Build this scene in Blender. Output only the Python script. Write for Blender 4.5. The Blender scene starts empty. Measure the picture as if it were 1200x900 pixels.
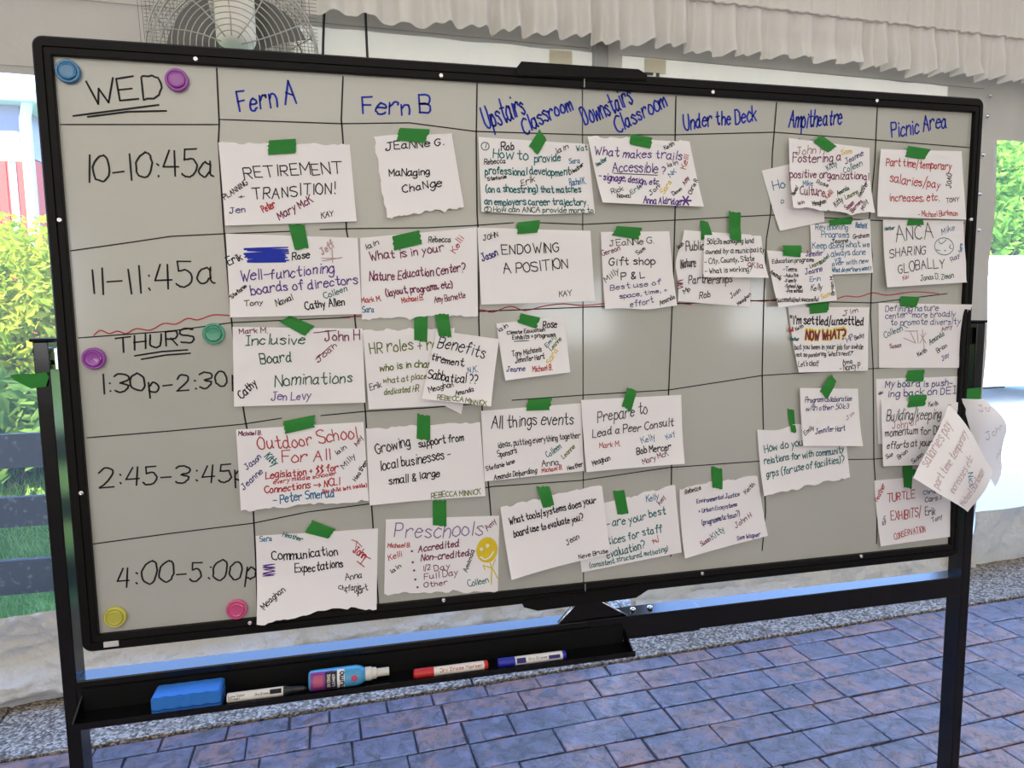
import bpy, bmesh, math, random
from math import sin, cos, pi, tan, atan2, hypot, floor as flr
from mathutils import Vector, Matrix, noise

C = bpy.context.scene.collection
S = bpy.context.scene
rnd = random.Random(7)

# ------------------------------------------------------------------ camera
FPX, CX, CY, CZ = 802.643, 0.48469, -1.28915, 1.32381
YAW, PITCH, ROLL = 0.223527, -0.106410, -0.013306
BW, BH, ZB = 1.8391, 1.03, 0.74                       # board size, height of its lower edge
fwd = Vector((sin(YAW)*cos(PITCH), cos(YAW)*cos(PITCH), sin(PITCH)))
r0 = Vector((cos(YAW), -sin(YAW), 0)); u0 = r0.cross(fwd)
AX = cos(ROLL)*r0 + sin(ROLL)*u0; UX = -sin(ROLL)*r0 + cos(ROLL)*u0
cam_d = bpy.data.cameras.new('camera'); cam = bpy.data.objects.new('camera', cam_d); C.objects.link(cam)
cam_d.sensor_width = 36; cam_d.lens = FPX/1200*36; cam_d.clip_start = .05; cam_d.clip_end = 200
m = Matrix((AX, UX, -fwd)).transposed().to_4x4(); m.translation = (CX, CY, CZ)
cam.matrix_world = m
S.camera = cam

# ------------------------------------------------------------------ sky, sun, exposure
S.view_settings.view_transform = 'Standard'; S.view_settings.look = 'None'
S.view_settings.exposure = 0.0; S.view_settings.gamma = 1; S.view_settings.use_curve_mapping = False
w = bpy.data.worlds.new('World'); S.world = w; w.use_nodes = True
nt = w.node_tree; nt.nodes.clear()
o_ = nt.nodes.new('ShaderNodeOutputWorld'); bg = nt.nodes.new('ShaderNodeBackground')
tc = nt.nodes.new('ShaderNodeTexCoord'); sp = nt.nodes.new('ShaderNodeSeparateXYZ'); rp = nt.nodes.new('ShaderNodeValToRGB')
rp.color_ramp.elements[0].position = 0.0; rp.color_ramp.elements[0].color = (.90, .93, .97, 1)
rp.color_ramp.elements[1].position = 0.75; rp.color_ramp.elements[1].color = (.22, .42, 1, 1)
e = rp.color_ramp.elements.new(.2); e.color = (.30, .50, 1, 1)
nt.links.new(tc.outputs['Generated'], sp.inputs[0]); nt.links.new(sp.outputs['Z'], rp.inputs[0])
nt.links.new(rp.outputs[0], bg.inputs[0]); nt.links.new(bg.outputs[0], o_.inputs[0])
bg.inputs[1].default_value = 7.6
sun_d = bpy.data.lights.new('sun', 'SUN'); sun = bpy.data.objects.new('sun', sun_d); C.objects.link(sun)
sun_d.energy = 22.0; sun_d.angle = .01; sun_d.color = (1, .93, .78)
sun.rotation_euler = Vector((.45, .55, -1.15)).to_track_quat('-Z', 'Y').to_euler()
# added area light behind the camera, standing in for daylight inside the tent
ar_d = bpy.data.lights.new('interior_fill', 'AREA'); ar = bpy.data.objects.new('interior_fill', ar_d); C.objects.link(ar)
ar_d.shape = 'RECTANGLE'; ar_d.size = 6; ar_d.size_y = 2.4; ar_d.energy = 58; ar_d.color = (1, .91, .80)
ar.location = (-.6, -4.0, 2.3); ar.rotation_euler = (Vector((.9, .3, .9))-Vector(ar.location)).to_track_quat('-Z', 'Y').to_euler()

# ------------------------------------------------------------------ pixel -> plane helpers
def ray(u, v): return AX*((u-600)/FPX) - UX*((v-450)/FPX) + fwd
def B(u, v, Y=0.0):
    d = ray(u, v); t = (Y-CY)/d.y
    return Vector((CX+t*d.x, Y, CZ+t*d.z))
def G(u, v, z=0.0):
    d = ray(u, v); t = (z-CZ)/d.z
    return Vector((CX+t*d.x, CY+t*d.y, z))
WS = .045
def wall_y(x): return 1.33+WS*x

# ------------------------------------------------------------------ materials
MATS = {}
def mat(name, color, rough=.5, metal=0, spec=.5, **k):
    if name in MATS: return MATS[name]
    M = bpy.data.materials.new(name); M.use_nodes = True; n = M.node_tree; b = n.nodes['Principled BSDF']
    b.inputs['Base Color'].default_value = (*color, 1); b.inputs['Roughness'].default_value = rough
    b.inputs['Metallic'].default_value = metal; b.inputs['Specular IOR Level'].default_value = spec
    for a, v in k.items():
        if a in ('noise', 'bump'): continue
        b.inputs[a].default_value = v
    if 'noise' in k or 'bump' in k:
        tcn = n.nodes.new('ShaderNodeTexCoord')
    if 'noise' in k:
        sc, col2, lo, hi = k['noise']
        t = n.nodes.new('ShaderNodeTexNoise'); t.inputs['Scale'].default_value = sc; t.inputs['Detail'].default_value = 6
        n.links.new(tcn.outputs['Object'], t.inputs['Vector'])
        r = n.nodes.new('ShaderNodeValToRGB'); r.color_ramp.elements[0].position = lo; r.color_ramp.elements[1].position = hi
        r.color_ramp.elements[0].color = (*color, 1); r.color_ramp.elements[1].color = (*col2, 1)
        n.links.new(t.outputs['Fac'], r.inputs[0]); n.links.new(r.outputs[0], b.inputs['Base Color'])
    if 'bump' in k:
        sc, st, di = k['bump']
        t = n.nodes.new('ShaderNodeTexNoise'); t.inputs['Scale'].default_value = sc; t.inputs['Detail'].default_value = 8
        n.links.new(tcn.outputs['Object'], t.inputs['Vector'])
        bp = n.nodes.new('ShaderNodeBump'); bp.inputs['Strength'].default_value = st; bp.inputs['Distance'].default_value = di
        n.links.new(t.outputs['Fac'], bp.inputs['Height']); n.links.new(bp.outputs[0], b.inputs['Normal'])
    MATS[name] = M; return M
def fabric(name, color, trans=.35, tcol=None, bump=(14, .25, .02), noise_=None):
    M = bpy.data.materials.new(name); M.use_nodes = True; n = M.node_tree; n.nodes.clear(); L = n.links.new
    out = n.nodes.new('ShaderNodeOutputMaterial'); mx = n.nodes.new('ShaderNodeMixShader'); mx.inputs[0].default_value = trans
    d = n.nodes.new('ShaderNodeBsdfPrincipled'); d.inputs['Roughness'].default_value = .55; d.inputs['Specular IOR Level'].default_value = .3
    t = n.nodes.new('ShaderNodeBsdfTranslucent')
    d.inputs['Base Color'].default_value = (*color, 1); t.inputs[0].default_value = (*(tcol or color), 1)
    tcn = n.nodes.new('ShaderNodeTexCoord'); nz = n.nodes.new('ShaderNodeTexNoise'); nz.inputs['Scale'].default_value = bump[0]; nz.inputs['Detail'].default_value = 5
    bp = n.nodes.new('ShaderNodeBump'); bp.inputs['Strength'].default_value = bump[1]; bp.inputs['Distance'].default_value = bump[2]
    L(tcn.outputs['Object'], nz.inputs['Vector']); L(nz.outputs['Fac'], bp.inputs['Height']); L(bp.outputs[0], d.inputs['Normal']); L(bp.outputs[0], t.inputs['Normal'])
    if noise_:
        sc, c2, lo, hi = noise_
        t2 = n.nodes.new('ShaderNodeTexNoise'); t2.inputs['Scale'].default_value = sc; t2.inputs['Detail'].default_value = 8
        r = n.nodes.new('ShaderNodeValToRGB'); r.color_ramp.elements[0].position = lo; r.color_ramp.elements[1].position = hi
        r.color_ramp.elements[0].color = (*color, 1); r.color_ramp.elements[1].color = (*c2, 1)
        L(tcn.outputs['Object'], t2.inputs['Vector']); L(t2.outputs['Fac'], r.inputs[0]); L(r.outputs[0], d.inputs['Base Color'])
    L(d.outputs[0], mx.inputs[1]); L(t.outputs[0], mx.inputs[2]); L(mx.outputs[0], out.inputs[0])
    return M
BLACK = mat('black_powder_coat', (.004, .004, .0045), .16, 0, .42, bump=(180, .03, .001))
FRAMEM = mat('frame_black', (.007, .0065, .006), .45, 0, .12)
BLACKM = mat('black_matt', (.005, .005, .005), .6, 0, .15)
STEEL = mat('screw_steel', (.75, .75, .74), .25, 1)
CHROME = mat('chrome', (.8, .82, .85), .12, 1)
WB = mat('whiteboard_enamel', (.42, .422, .37), .11, 0, .6, noise=(3.5, (.445, .446, .395), .35, .7))
PAPER = fabric('paper', (.90, .875, .865), .12, (.8, .78, .74), (9, .25, .004))
TAPE = mat('green_masking_tape', (.022, .20, .028), .6, 0, .25, bump=(120, .3, .002))
FAB = fabric('tent_vinyl', (.51, .48, .43), .03, (.80, .62, .40), (5, .5, .03))
FABB = fabric('tent_skirt_vinyl', (.64, .61, .54), .06, (.8, .7, .5), (16, .8, .04), (7, (.42, .36, .27), .58, .85))
FABC = fabric('roof_vinyl', (.62, .58, .52), .10, (.95, .80, .58), (2, .2, .02))
VAL = fabric('valance_cloth', (.76, .73, .67), .18, (.85, .78, .66), (30, .12, .005))
INK = {}
for k_, c_ in dict(k=(.012, .012, .014), g=(.07, .065, .07), b=(.012, .022, .28), n=(.035, .03, .17), p=(.10, .035, .22), m=(.17, .02, .07), r=(.42, .035, .04),
                  t=(.01, .13, .13), l=(.03, .16, .30), o=(.12, .16, .02), y=(.70, .52, .03), v=(.20, .14, .30), e=(.02, .09, .05), h=(.45, .28, .28), i=(.012, .03, .36)).items():
    INK[k_] = mat('ink_'+k_, c_, .55, 0, .2)

# ------------------------------------------------------------------ mesh helpers
def link(name, me, M, parent=None):
    o = bpy.data.objects.new(name, me); C.objects.link(o)
    if M is not None and len(me.materials) == 0:
        for q in (M if isinstance(M, (list, tuple)) else [M]): me.materials.append(q)
    if parent: o.parent = parent
    return o
def obj(name, bm, M, parent=None, smooth=False):
    me = bpy.data.meshes.new(name); bm.to_mesh(me); bm.free()
    if smooth:
        for p in me.polygons: p.use_smooth = True
    return link(name, me, M, parent)
def pyobj(name, vs, fs, M, parent=None, smooth=False):
    me = bpy.data.meshes.new(name); me.from_pydata([tuple(v) for v in vs], [], fs); me.update()
    if smooth:
        for p in me.polygons: p.use_smooth = True
    return link(name, me, M, parent)
def tag(o, label=None, cat=None, group=None, kind=None):
    if label: o['label'] = label
    if cat: o['category'] = cat
    if group: o['group'] = group
    if kind: o['kind'] = kind
    return o
def empty(name, loc, label, cat, group=None):
    o = bpy.data.objects.new(name, None); C.objects.link(o); o.location = loc; o.empty_display_size = .05
    bpy.context.view_layer.update()
    return tag(o, label, cat, group)
def adopt(ch, root):                      # keep world-space mesh under a located root
    ch.parent = root; ch.matrix_parent_inverse = Matrix.Translation(-Vector(root.location))
    return ch
def box(bm, lo, hi, bev=0, mi=0):
    x0, y0, z0 = lo; x1, y1, z1 = hi
    v = [bm.verts.new(p) for p in ((x0,y0,z0),(x1,y0,z0),(x1,y1,z0),(x0,y1,z0),(x0,y0,z1),(x1,y0,z1),(x1,y1,z1),(x0,y1,z1))]
    fs = [bm.faces.new([v[i] for i in q]) for q in ((0,3,2,1),(4,5,6,7),(0,1,5,4),(1,2,6,5),(2,3,7,6),(3,0,4,7))]
    for f in fs: f.material_index = mi
    if bev:
        es = {e for f in fs for e in f.edges}
        bmesh.ops.bevel(bm, geom=list(es), offset=bev, segments=2, affect='EDGES', profile=.5)
    return fs
def boxo(name, lo, hi, M, parent=None, bev=0):
    bm = bmesh.new(); box(bm, lo, hi, bev); return obj(name, bm, M, parent)
def tube(bm, pts, r, n=8, cap=True, closed=False):
    pts = [Vector(p) for p in pts]; rings = []
    for i, p in enumerate(pts):
        if closed: d = pts[(i+1) % len(pts)]-pts[i-1]
        else: d = pts[min(i+1, len(pts)-1)]-pts[max(i-1, 0)]
        d.normalize(); a = d.cross(Vector((0, 0, 1)))
        if a.length < .1: a = d.cross(Vector((0, 1, 0)))
        a.normalize(); b = d.cross(a)
        rr = r[i] if isinstance(r, (list, tuple)) else r
        rings.append([bm.verts.new(p+a*cos(2*pi*k/n)*rr+b*sin(2*pi*k/n)*rr) for k in range(n)])
    m_ = len(rings)
    for i in range(m_ if closed else m_-1):
        A, D = rings[i], rings[(i+1) % m_]
        for k in range(n): bm.faces.new((A[k], A[(k+1) % n], D[(k+1) % n], D[k]))
    if cap and not closed:
        bm.faces.new(rings[0][::-1]); bm.faces.new(rings[-1])
def lathe(bm, prof, n=24, axis='z', org=(0, 0, 0)):
    org = Vector(org); rings = []
    for r, h in prof:
        ring = []
        for k in range(n):
            a = 2*pi*k/n
            p = {'z': (r*cos(a), r*sin(a), h), 'y': (r*cos(a), h, r*sin(a)), 'x': (h, r*cos(a), r*sin(a))}[axis]
            ring.append(bm.verts.new(org+Vector(p)))
        rings.append(ring)
    for i in range(len(rings)-1):
        for k in range(n): bm.faces.new((rings[i][k], rings[i][(k+1) % n], rings[i+1][(k+1) % n], rings[i+1][k]))
    bm.faces.new(rings[0][::-1]); bm.faces.new(rings[-1])
    bmesh.ops.recalc_face_normals(bm, faces=bm.faces)

# ------------------------------------------------------------------ structure: tent, floor
def cloth_grid(x0, x1, z0, z1, nx, nz, dy, extra=None):
    vs, fs = [], []
    for j in range(nz+1):
        for i in range(nx+1):
            x = x0+(x1-x0)*i/nx; z = z0+(z1-z0)*j/nz
            vs.append((x, wall_y(x)+dy(x, z), z))
    for j in range(nz):
        for i in range(nx):
            a = j*(nx+1)+i; fs.append((a, a+1, a+nx+2, a+nx+1))
    return vs, fs
def join_parts(parts):
    V, F = [], []
    for v, f in parts:
        o = len(V); V += v; F += [tuple(i+o for i in q) for q in f]
    return V, F
def wr(x, z, s=1.0):
    return s*(.010*noise.noise((x*3.1, z*.9, 1.3))+.006*noise.noise((x*11, z*2.0, 4))+.003*noise.noise((x*24, z*5, 8)))
def up(x, z): return wr(x, z) + (.006*sin(x*28+2*sin(x*3))*max(0, min(1, (x-.3)*2)) if z < 2.35 else 0)
parts = [cloth_grid(-2.6, 5.8, 2.105, 3.02, 260, 24, up),
         cloth_grid(1.40, 1.72, .30, 2.105, 12, 40, wr),
         cloth_grid(3.28, 3.512, .02, 2.105, 24, 70, lambda x, z: wr(x, z, 1.6)+.008*sin(z*9+x*20)),
         cloth_grid(-2.6, -2.3, .30, 2.105, 6, 20, wr)]
V, F = join_parts(parts)
FAB2 = fabric('tent_vinyl_backlit', (.66, .63, .57), .19, (1, .70, .42), (5, .5, .03))  # lighter copy of the tent vinyl, light from behind put into its colour
wall = tag(pyobj('wall_back', V, F, [FAB, FAB2], smooth=True), 'white vinyl tent wall with clear windows behind the whiteboard', kind='structure')
for p_ in wall.data.polygons:
    if p_.center.z < 2.345 and 3.2 > p_.center.x > .30 and p_.center.z > 2.1: p_.material_index = 1
# skirts: the vinyl below the windows, sagging to a rolled fold on the ground
def skirt(x, z):
    t = max(0, 1-z/.15)
    base = -.055*math.exp(-((z-.07)/.055)**2) - .02*t
    rd = 1-abs(noise.noise((x*9+z*6, z*20-x*3, 5)))*2
    return base + .022*noise.noise((x*4.5, z*9, 2))*(1+t) - .014*max(0, rd)**3 + .009*noise.noise((x*22, z*30, 7)) - (.018*math.exp(-((z-.045-.01*noise.noise((x*3, 1, 1)))/.012)**2))
V, F = join_parts([cloth_grid(-2.6, 1.40, .0, .305, 420, 36, skirt)])
adopt(pyobj('skirt', V, F, FABB, smooth=True), wall)
def skirt2(x, z):
    t = max(0, 1-z/.12); e_ = max(0, 1-(x-1.60)/.35)
    return -.03*t-.05*e_*t + .02*noise.noise((x*6, z*12, 12))*(1+e_) + .014*noise.noise((x*17, z*25, 15))
vs, fs = cloth_grid(1.60, 3.50, .0, .305, 260, 36, skirt2)
vs = [(x, y, z+ .012*(.5+noise.noise((x*2.2, 3, 1)))*max(0, 1-z/.15)) for x, y, z in vs]
adopt(pyobj('skirt', vs, fs, FABB, smooth=True), wall)
vs, fs = cloth_grid(3.50, 5.8, .0, .285, 120, 20, lambda x, z: -.05*z+.02*noise.noise((x*6, z*6, 3)))
adopt(pyobj('skirt', vs, fs, FABB, smooth=True), wall)
# loose tail of dirty vinyl lying on the slabs beside the tent pole
vs = []; fs = []
for j in range(13):
    for i in range(61):
        x = 1.62+.85*i/60; t = j/12
        y = wall_y(x)-.02-.17*t*(1-.75*i/60)*(1+.25*noise.noise((x*7, 0, 3)))
        z = .012+.045*(1-t)+.020*(noise.noise((x*9, t*3, 6))+.6)*(1-.4*t)+.006*noise.noise((x*30, t*8, 9))
        vs.append((x, y, max(z, .004)))
for j in range(12):
    for i in range(60):
        a = j*61+i; fs.append((a, a+1, a+62, a+61))
adopt(pyobj('ground_flap', vs, fs, FABB, smooth=True), wall)
# window bead, seams, snaps, labels
SEAM = mat('seam_thread', (.40, .37, .33), .8)
for (x0, x1, z) in ((-2.6, 1.40, 2.125), (-2.6, 1.42, 2.345), (1.55, 3.4, 2.33)):
    bm = bmesh.new(); tube(bm, [(x0+(x1-x0)*i/40, wall_y(x0+(x1-x0)*i/40)-.012, z) for i in range(41)], .0022, 5)
    adopt(obj('seam', bm, SEAM), wall)
for (x, z) in ((3.429, 2.207), (3.416, 2.03), (3.409, 1.848), (3.417, 1.679), (3.44, 2.30), (.62, .235), (1.06, 2.39), (1.60, 2.40), (.54, 2.40)):
    bm = bmesh.new(); lathe(bm, [(.011, 0), (.011, -.003), (.007, -.005), (.005, -.008), (.001, -.009)], 14, 'y', (x, wall_y(x)-.014, z)); adopt(obj('snap', bm, STEEL, smooth=True), wall)
LAB = mat('yellowed_label', (.62, .58, .42), .6); DK = mat('dark_buckle', (.05, .045, .04), .5)
for x in (1.253, 1.655):
    s = adopt(boxo('label_patch', (x, wall_y(x)-.022, 2.268), (x+.092, wall_y(x)-.018, 2.322), LAB), wall)
    s['label'] = 'pale yellow patch'
    bm = bmesh.new(); box(bm, (x-.002, wall_y(x)-.026, 2.258), (x+.035, wall_y(x)-.02, 2.268)); box(bm, (x+.05, wall_y(x)-.026, 2.245), (x+.062, wall_y(x)-.02, 2.268))
    adopt(obj('buckle', bm, DK), wall)
# clear vinyl windows
VIN = bpy.data.materials.new('clear_vinyl'); VIN.use_nodes = True; n = VIN.node_tree; n.nodes.clear(); L = n.links.new
out = n.nodes.new('ShaderNodeOutputMaterial'); tr = n.nodes.new('ShaderNodeBsdfTransparent'); tr.inputs[0].default_value = (.97, .98, .97, 1)
tl = n.nodes.new('ShaderNodeBsdfTranslucent'); tl.inputs[0].default_value = (.95, .93, .86, 1); gl = n.nodes.new('ShaderNodeBsdfGlossy'); gl.inputs['Roughness'].default_value = .08
m1 = n.nodes.new('ShaderNodeMixShader'); m1.inputs[0].default_value = .04; m2 = n.nodes.new('ShaderNodeMixShader'); m2.inputs[0].default_value = .025
L(tr.outputs[0], m1.inputs[1]); L(tl.outputs[0], m1.inputs[2]); L(m1.outputs[0], m2.inputs[1]); L(gl.outputs[0], m2.inputs[2]); L(m2.outputs[0], out.inputs[0])
for k, (x0, x1, z0, z1) in enumerate(((-2.3, 1.40, .30, 2.108), (1.72, 3.28, .30, 2.108), (3.51, 5.7, .28, 2.12))):
    vs, fs = cloth_grid(x0, x1, z0, z1, int((x1-x0)*20), 30, lambda x, z: .006+.006*noise.noise((x*3, z*2, 20+k)))
    tag(pyobj('window_%d' % (k+1), vs, fs, VIN, smooth=True), ['clear vinyl window with bush and fence outside', 'clear vinyl window behind the whiteboard', 'clear vinyl window with trees and white van outside'][k], kind='structure')
# roof and far wall of the tent
vs = []; fs = []
for j in range(13):
    for i in range(21):
        x = -2.6+8.4*i/20; y = -5.2+6.62*j/12; vs.append((x, y+WS*x*(j/12), 3.0+.55*sin(pi*j/12)+.02*noise.noise((x, y, 2))))
for j in range(12):
    for i in range(20):
        a = j*21+i; fs.append((a, a+1, a+22, a+21))
tag(pyobj('ceiling', vs, fs, FABC, smooth=True), kind='structure')
V, F = [], []  # gaps in this unseen wall are placed for bright reflections on the whiteboard
for x0, x1, z0, z1 in ((-2.6, 5.8, 2.1, 3.02), (-2.6, -2.3, .3, 2.1), (-1.85, 2.1, .3, 2.1), (3.0, 4.3, .3, 2.1), (5.2, 5.8, .3, 2.1), (-2.3, -1.85, .3, 1.0), (2.1, 3.0, .3, 1.0), (4.3, 5.2, .3, 1.0), (2.1, 3.0, 1.6, 2.1), (4.3, 5.2, 1.6, 2.1), (-2.6, 5.8, 0, .3)):
    o = len(V); V += [(x0, -5.2, z0), (x1, -5.2, z0), (x1, -5.2, z1), (x0, -5.2, z1)]; F.append((o+3, o+2, o+1, o))
tag(pyobj('wall_front', V, F, FAB), kind='structure')
for nm, x in (('wall_left', -2.6), ('wall_right', 5.8)):
    V, F = [], []
    for y0, y1, z0, z1 in ((-5.2, wall_y(x), 2.1, 3.5), (-5.2, wall_y(x), 0, .3), (-5.2, wall_y(x), .3, 2.1)):
        o = len(V); V += [(x, y0, z0), (x, y1, z0), (x, y1, z1), (x, y0, z1)]; F.append((o, o+1, o+2, o+3))
    tag(pyobj(nm, V, F, FAB), kind='structure')

# ---- floor frame: u along the tent wall, v away from the photographer
TH = math.atan(.047); FO = Vector((0, .955, 0)); FU = Vector((cos(TH), sin(TH), 0)); FV = Vector((-sin(TH), cos(TH), 0))
def fp(u, v, z=0): return FO+FU*u+FV*v+Vector((0, 0, z))
MORT = mat('joint_concrete', (.05, .045, .045), .9, bump=(60, .4, .01))
V = [(-2.9, -5.6, -.012), (6.2, -5.6, -.012), (6.2, 1.85, -.012), (-2.9, 1.55, -.012)]
floor_o = tag(pyobj('floor', V, [(0, 1, 2, 3)], MORT), 'stamped brick-pattern concrete patio with an exposed aggregate edge', kind='structure')
# stamped brick material: slate relief, purple-grey to rust colour
BR = bpy.data.materials.new('stamped_brick'); BR.use_nodes = True; n = BR.node_tree; L = n.links.new; b = n.nodes['Principled BSDF']
tcn = n.nodes.new('ShaderNodeTexCoord'); oi = n.nodes.new('ShaderNodeObjectInfo')
n1 = n.nodes.new('ShaderNodeTexNoise'); n1.inputs['Scale'].default_value = 5.5; n1.inputs['Detail'].default_value = 9; n1.inputs['Roughness'].default_value = .7; n1.inputs['Distortion'].default_value = .8
n2 = n.nodes.new('ShaderNodeTexNoise'); n2.inputs['Scale'].default_value = 21; n2.inputs['Detail'].default_value = 9; n2.inputs['Roughness'].default_value = .72; n2.inputs['Distortion'].default_value = .6
n3 = n.nodes.new('ShaderNodeTexNoise'); n3.inputs['Scale'].default_value = 70; n3.inputs['Detail'].default_value = 4
for q in (n1, n2, n3): L(tcn.outputs['Object'], q.inputs['Vector'])
ad = n.nodes.new('ShaderNodeMath'); ad.operation = 'MULTIPLY_ADD'; ad.inputs[1].default_value = .16; L(oi.outputs['Random'], ad.inputs[0]); L(n1.outputs['Fac'], ad.inputs[2])
r1 = n.nodes.new('ShaderNodeValToRGB'); cr = r1.color_ramp
cr.elements[0].position = .40; cr.elements[0].color = (.060, .062, .095, 1); cr.elements[1].position = .82; cr.elements[1].color = (.40, .17, .11, 1)
e = cr.elements.new(.55); e.color = (.14, .12, .18, 1); e = cr.elements.new(.64); e.color = (.28, .14, .12, 1)
L(ad.outputs[0], r1.inputs[0])
r2 = n.nodes.new('ShaderNodeValToRGB'); r2.color_ramp.elements[0].position = .40; r2.color_ramp.elements[0].color = (.2, .2, .23, 1); r2.color_ramp.elements[1].position = .52; r2.color_ramp.elements[1].color = (1, 1, 1, 1)  # shade in the relief's crevices put into the colour
L(n2.outputs['Fac'], r2.inputs[0])
mu = n.nodes.new('ShaderNodeMix'); mu.data_type = 'RGBA'; mu.blend_type = 'MULTIPLY'; mu.inputs[0].default_value = 1; L(r1.outputs[0], mu.inputs[6]); L(r2.outputs[0], mu.inputs[7]); L(mu.outputs[2], b.inputs['Base Color'])
hm = n.nodes.new('ShaderNodeMath'); hm.operation = 'MULTIPLY_ADD'; hm.inputs[1].default_value = .12; L(n3.outputs['Fac'], hm.inputs[0]); L(n2.outputs['Fac'], hm.inputs[2])
bp = n.nodes.new('ShaderNodeBump'); bp.inputs['Strength'].default_value = 1.0; bp.inputs['Distance'].default_value = .026; L(hm.outputs[0], bp.inputs['Height']); L(bp.outputs[0], b.inputs['Normal'])
b.inputs['Roughness'].default_value = .32; b.inputs['Specular IOR Level'].default_value = .8; b.inputs['Coat Weight'].default_value = 1; b.inputs['Coat Roughness'].default_value = .2; b.inputs['Coat IOR'].default_value = 1.75; L(bp.outputs[0], b.inputs['Coat Normal'])
AGG = bpy.data.materials.new('exposed_aggregate'); AGG.use_nodes = True; n = AGG.node_tree; L = n.links.new; b = n.nodes['Principled BSDF']
tcn = n.nodes.new('ShaderNodeTexCoord'); vo = n.nodes.new('ShaderNodeTexVoronoi'); vo.inputs['Scale'].default_value = 130
L(tcn.outputs['Object'], vo.inputs['Vector']); r = n.nodes.new('ShaderNodeValToRGB'); cr = r.color_ramp
cr.elements[0].color = (.09, .075, .055, 1); cr.elements[1].color = (.50, .43, .33, 1); cr.elements[1].position = .9; e = cr.elements.new(.5); e.color = (.24, .20, .15, 1)
sx = n.nodes.new('ShaderNodeSeparateColor'); L(vo.outputs['Color'], sx.inputs[0]); L(sx.outputs[0], r.inputs[0]); L(r.outputs[0], b.inputs['Base Color'])
bp = n.nodes.new('ShaderNodeBump'); bp.inputs['Strength'].default_value = .9; bp.inputs['Distance'].default_value = .006; bp.invert = True; L(vo.outputs['Distance'], bp.inputs['Height']); L(bp.outputs[0], b.inputs['Normal'])
b.inputs['Roughness'].default_value = .8; b.inputs['Specular IOR Level'].default_value = .15
def slab(bm, u0, u1, v0, v1, g=.0035, bev=.004, top=0.0, j=0.0):
    u0 += g; u1 -= g; v0 += g; v1 -= g
    J = lambda: rnd.uniform(-j, j)
    lo = [(u0+J(), v0+J()), (u1+J(), v0+J()), (u1+J(), v1+J()), (u0+J(), v1+J())]
    cu = (u0+u1)/2; cv = (v0+v1)/2
    a = [bm.verts.new(fp(u, v, -.012)) for u, v in lo]
    t1 = [bm.verts.new(fp(u, v, top-.0025)) for u, v in lo]
    t2 = [bm.verts.new(fp(u+(bev if u < cu else -bev), v+(bev if v < cv else -bev), top)) for u, v in lo]
    for i in range(4):
        k = (i+1) % 4
        bm.faces.new((a[i], a[k], t1[k], t1[i])); bm.faces.new((t1[i], t1[k], t2[k], t2[i]))
    bm.faces.new(t2)
def visible(u, v):
    p = fp(u, v) - Vector((CX, CY, CZ)); z = p.dot(fwd)
    if z < .1: return False
    x = 600+FPX*p.dot(AX)/z; y = 450-FPX*p.dot(UX)/z
    return -40 < x < 1240 and y < 935
stuff = bmesh.new(); nb = 0
def put(u0, u1, v0, v1):
    global nb
    if any(visible(a, c) for a in (u0, (u0+u1)/2, u1) for c in (v0, v1)):
        bm = bmesh.new(); slab(bm, u0, u1, v0, v1, j=.0025, top=rnd.uniform(-.001, .001)); o = obj('brick', bm, BR, floor_o); nb += 1
    else: slab(stuff, u0, u1, v0, v1)
v = 0.0; row = 0
while v > -5.6:
    h = .078 if row == 0 else rnd.choice((.112, .118, .124))
    u = -2.8+rnd.uniform(-.1, 0)
    lim = 2.62 - .0*row
    while u < lim-.001:
        wd = rnd.choice((.125, .155, .19, .19, .235, .27))
        if lim-u-wd < .08: wd = lim-u
        put(u, u+wd, v-h, v); u += wd
    v -= h; row += 1
u = 2.62
while u < 6.1:
    wd = rnd.choice((.115, .125, .15)); v = 0.0
    while v > -5.6:
        ln = rnd.choice((.15, .19, .22, .28)); put(u, u+wd, v-ln, v); v -= ln
    u += wd
so = obj('brick_field', stuff, BR, floor_o); so['kind'] = 'stuff'
js = [-2.6, -.69, .85, 2.375, 3.9, 5.4, 6.2]
for i in range(len(js)-1):
    bm = bmesh.new(); slab(bm, js[i], js[i+1], .004, .62, g=.005, bev=.005, top=.004); obj('concrete_slab', bm, AGG, floor_o)
print('bricks', nb)

# ------------------------------------------------------------------ tent pole with base foot
GREY = mat('grey_aluminium', (.30, .30, .29), .4, .6)
tp = empty('tent_pole', (1.46, wall_y(1.46)-.03, 0), 'grey aluminium tent pole between two wall panels behind the board', 'pole')
bm = bmesh.new(); box(bm, (1.432, wall_y(1.46)-.055, .01), (1.485, wall_y(1.46)-.01, 3.0), .004); adopt(obj('pole', bm, GREY), tp)
bm = bmesh.new(); box(bm, (1.40, wall_y(1.46)-.10, .004), (1.56, wall_y(1.46)+.05, .014), .002); adopt(obj('base_plate', bm, GREY), tp)
bm = bmesh.new(); tube(bm, [(1.545, wall_y(1.5)-.05, .014), (1.545, wall_y(1.5)-.05, .07), (1.525, wall_y(1.5)-.05, .09), (1.50, wall_y(1.5)-.045, .095)], .006, 8); adopt(obj('stake_hook', bm, CHROME, smooth=True), tp)
bm = bmesh.new(); box(bm, (1.497, wall_y(1.52)-.012, 2.105), (1.56, wall_y(1.52)-.004, 3.0)); adopt(obj('cover_strip', bm, mat('white_strip', (.7, .68, .63), .5)), tp)

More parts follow.
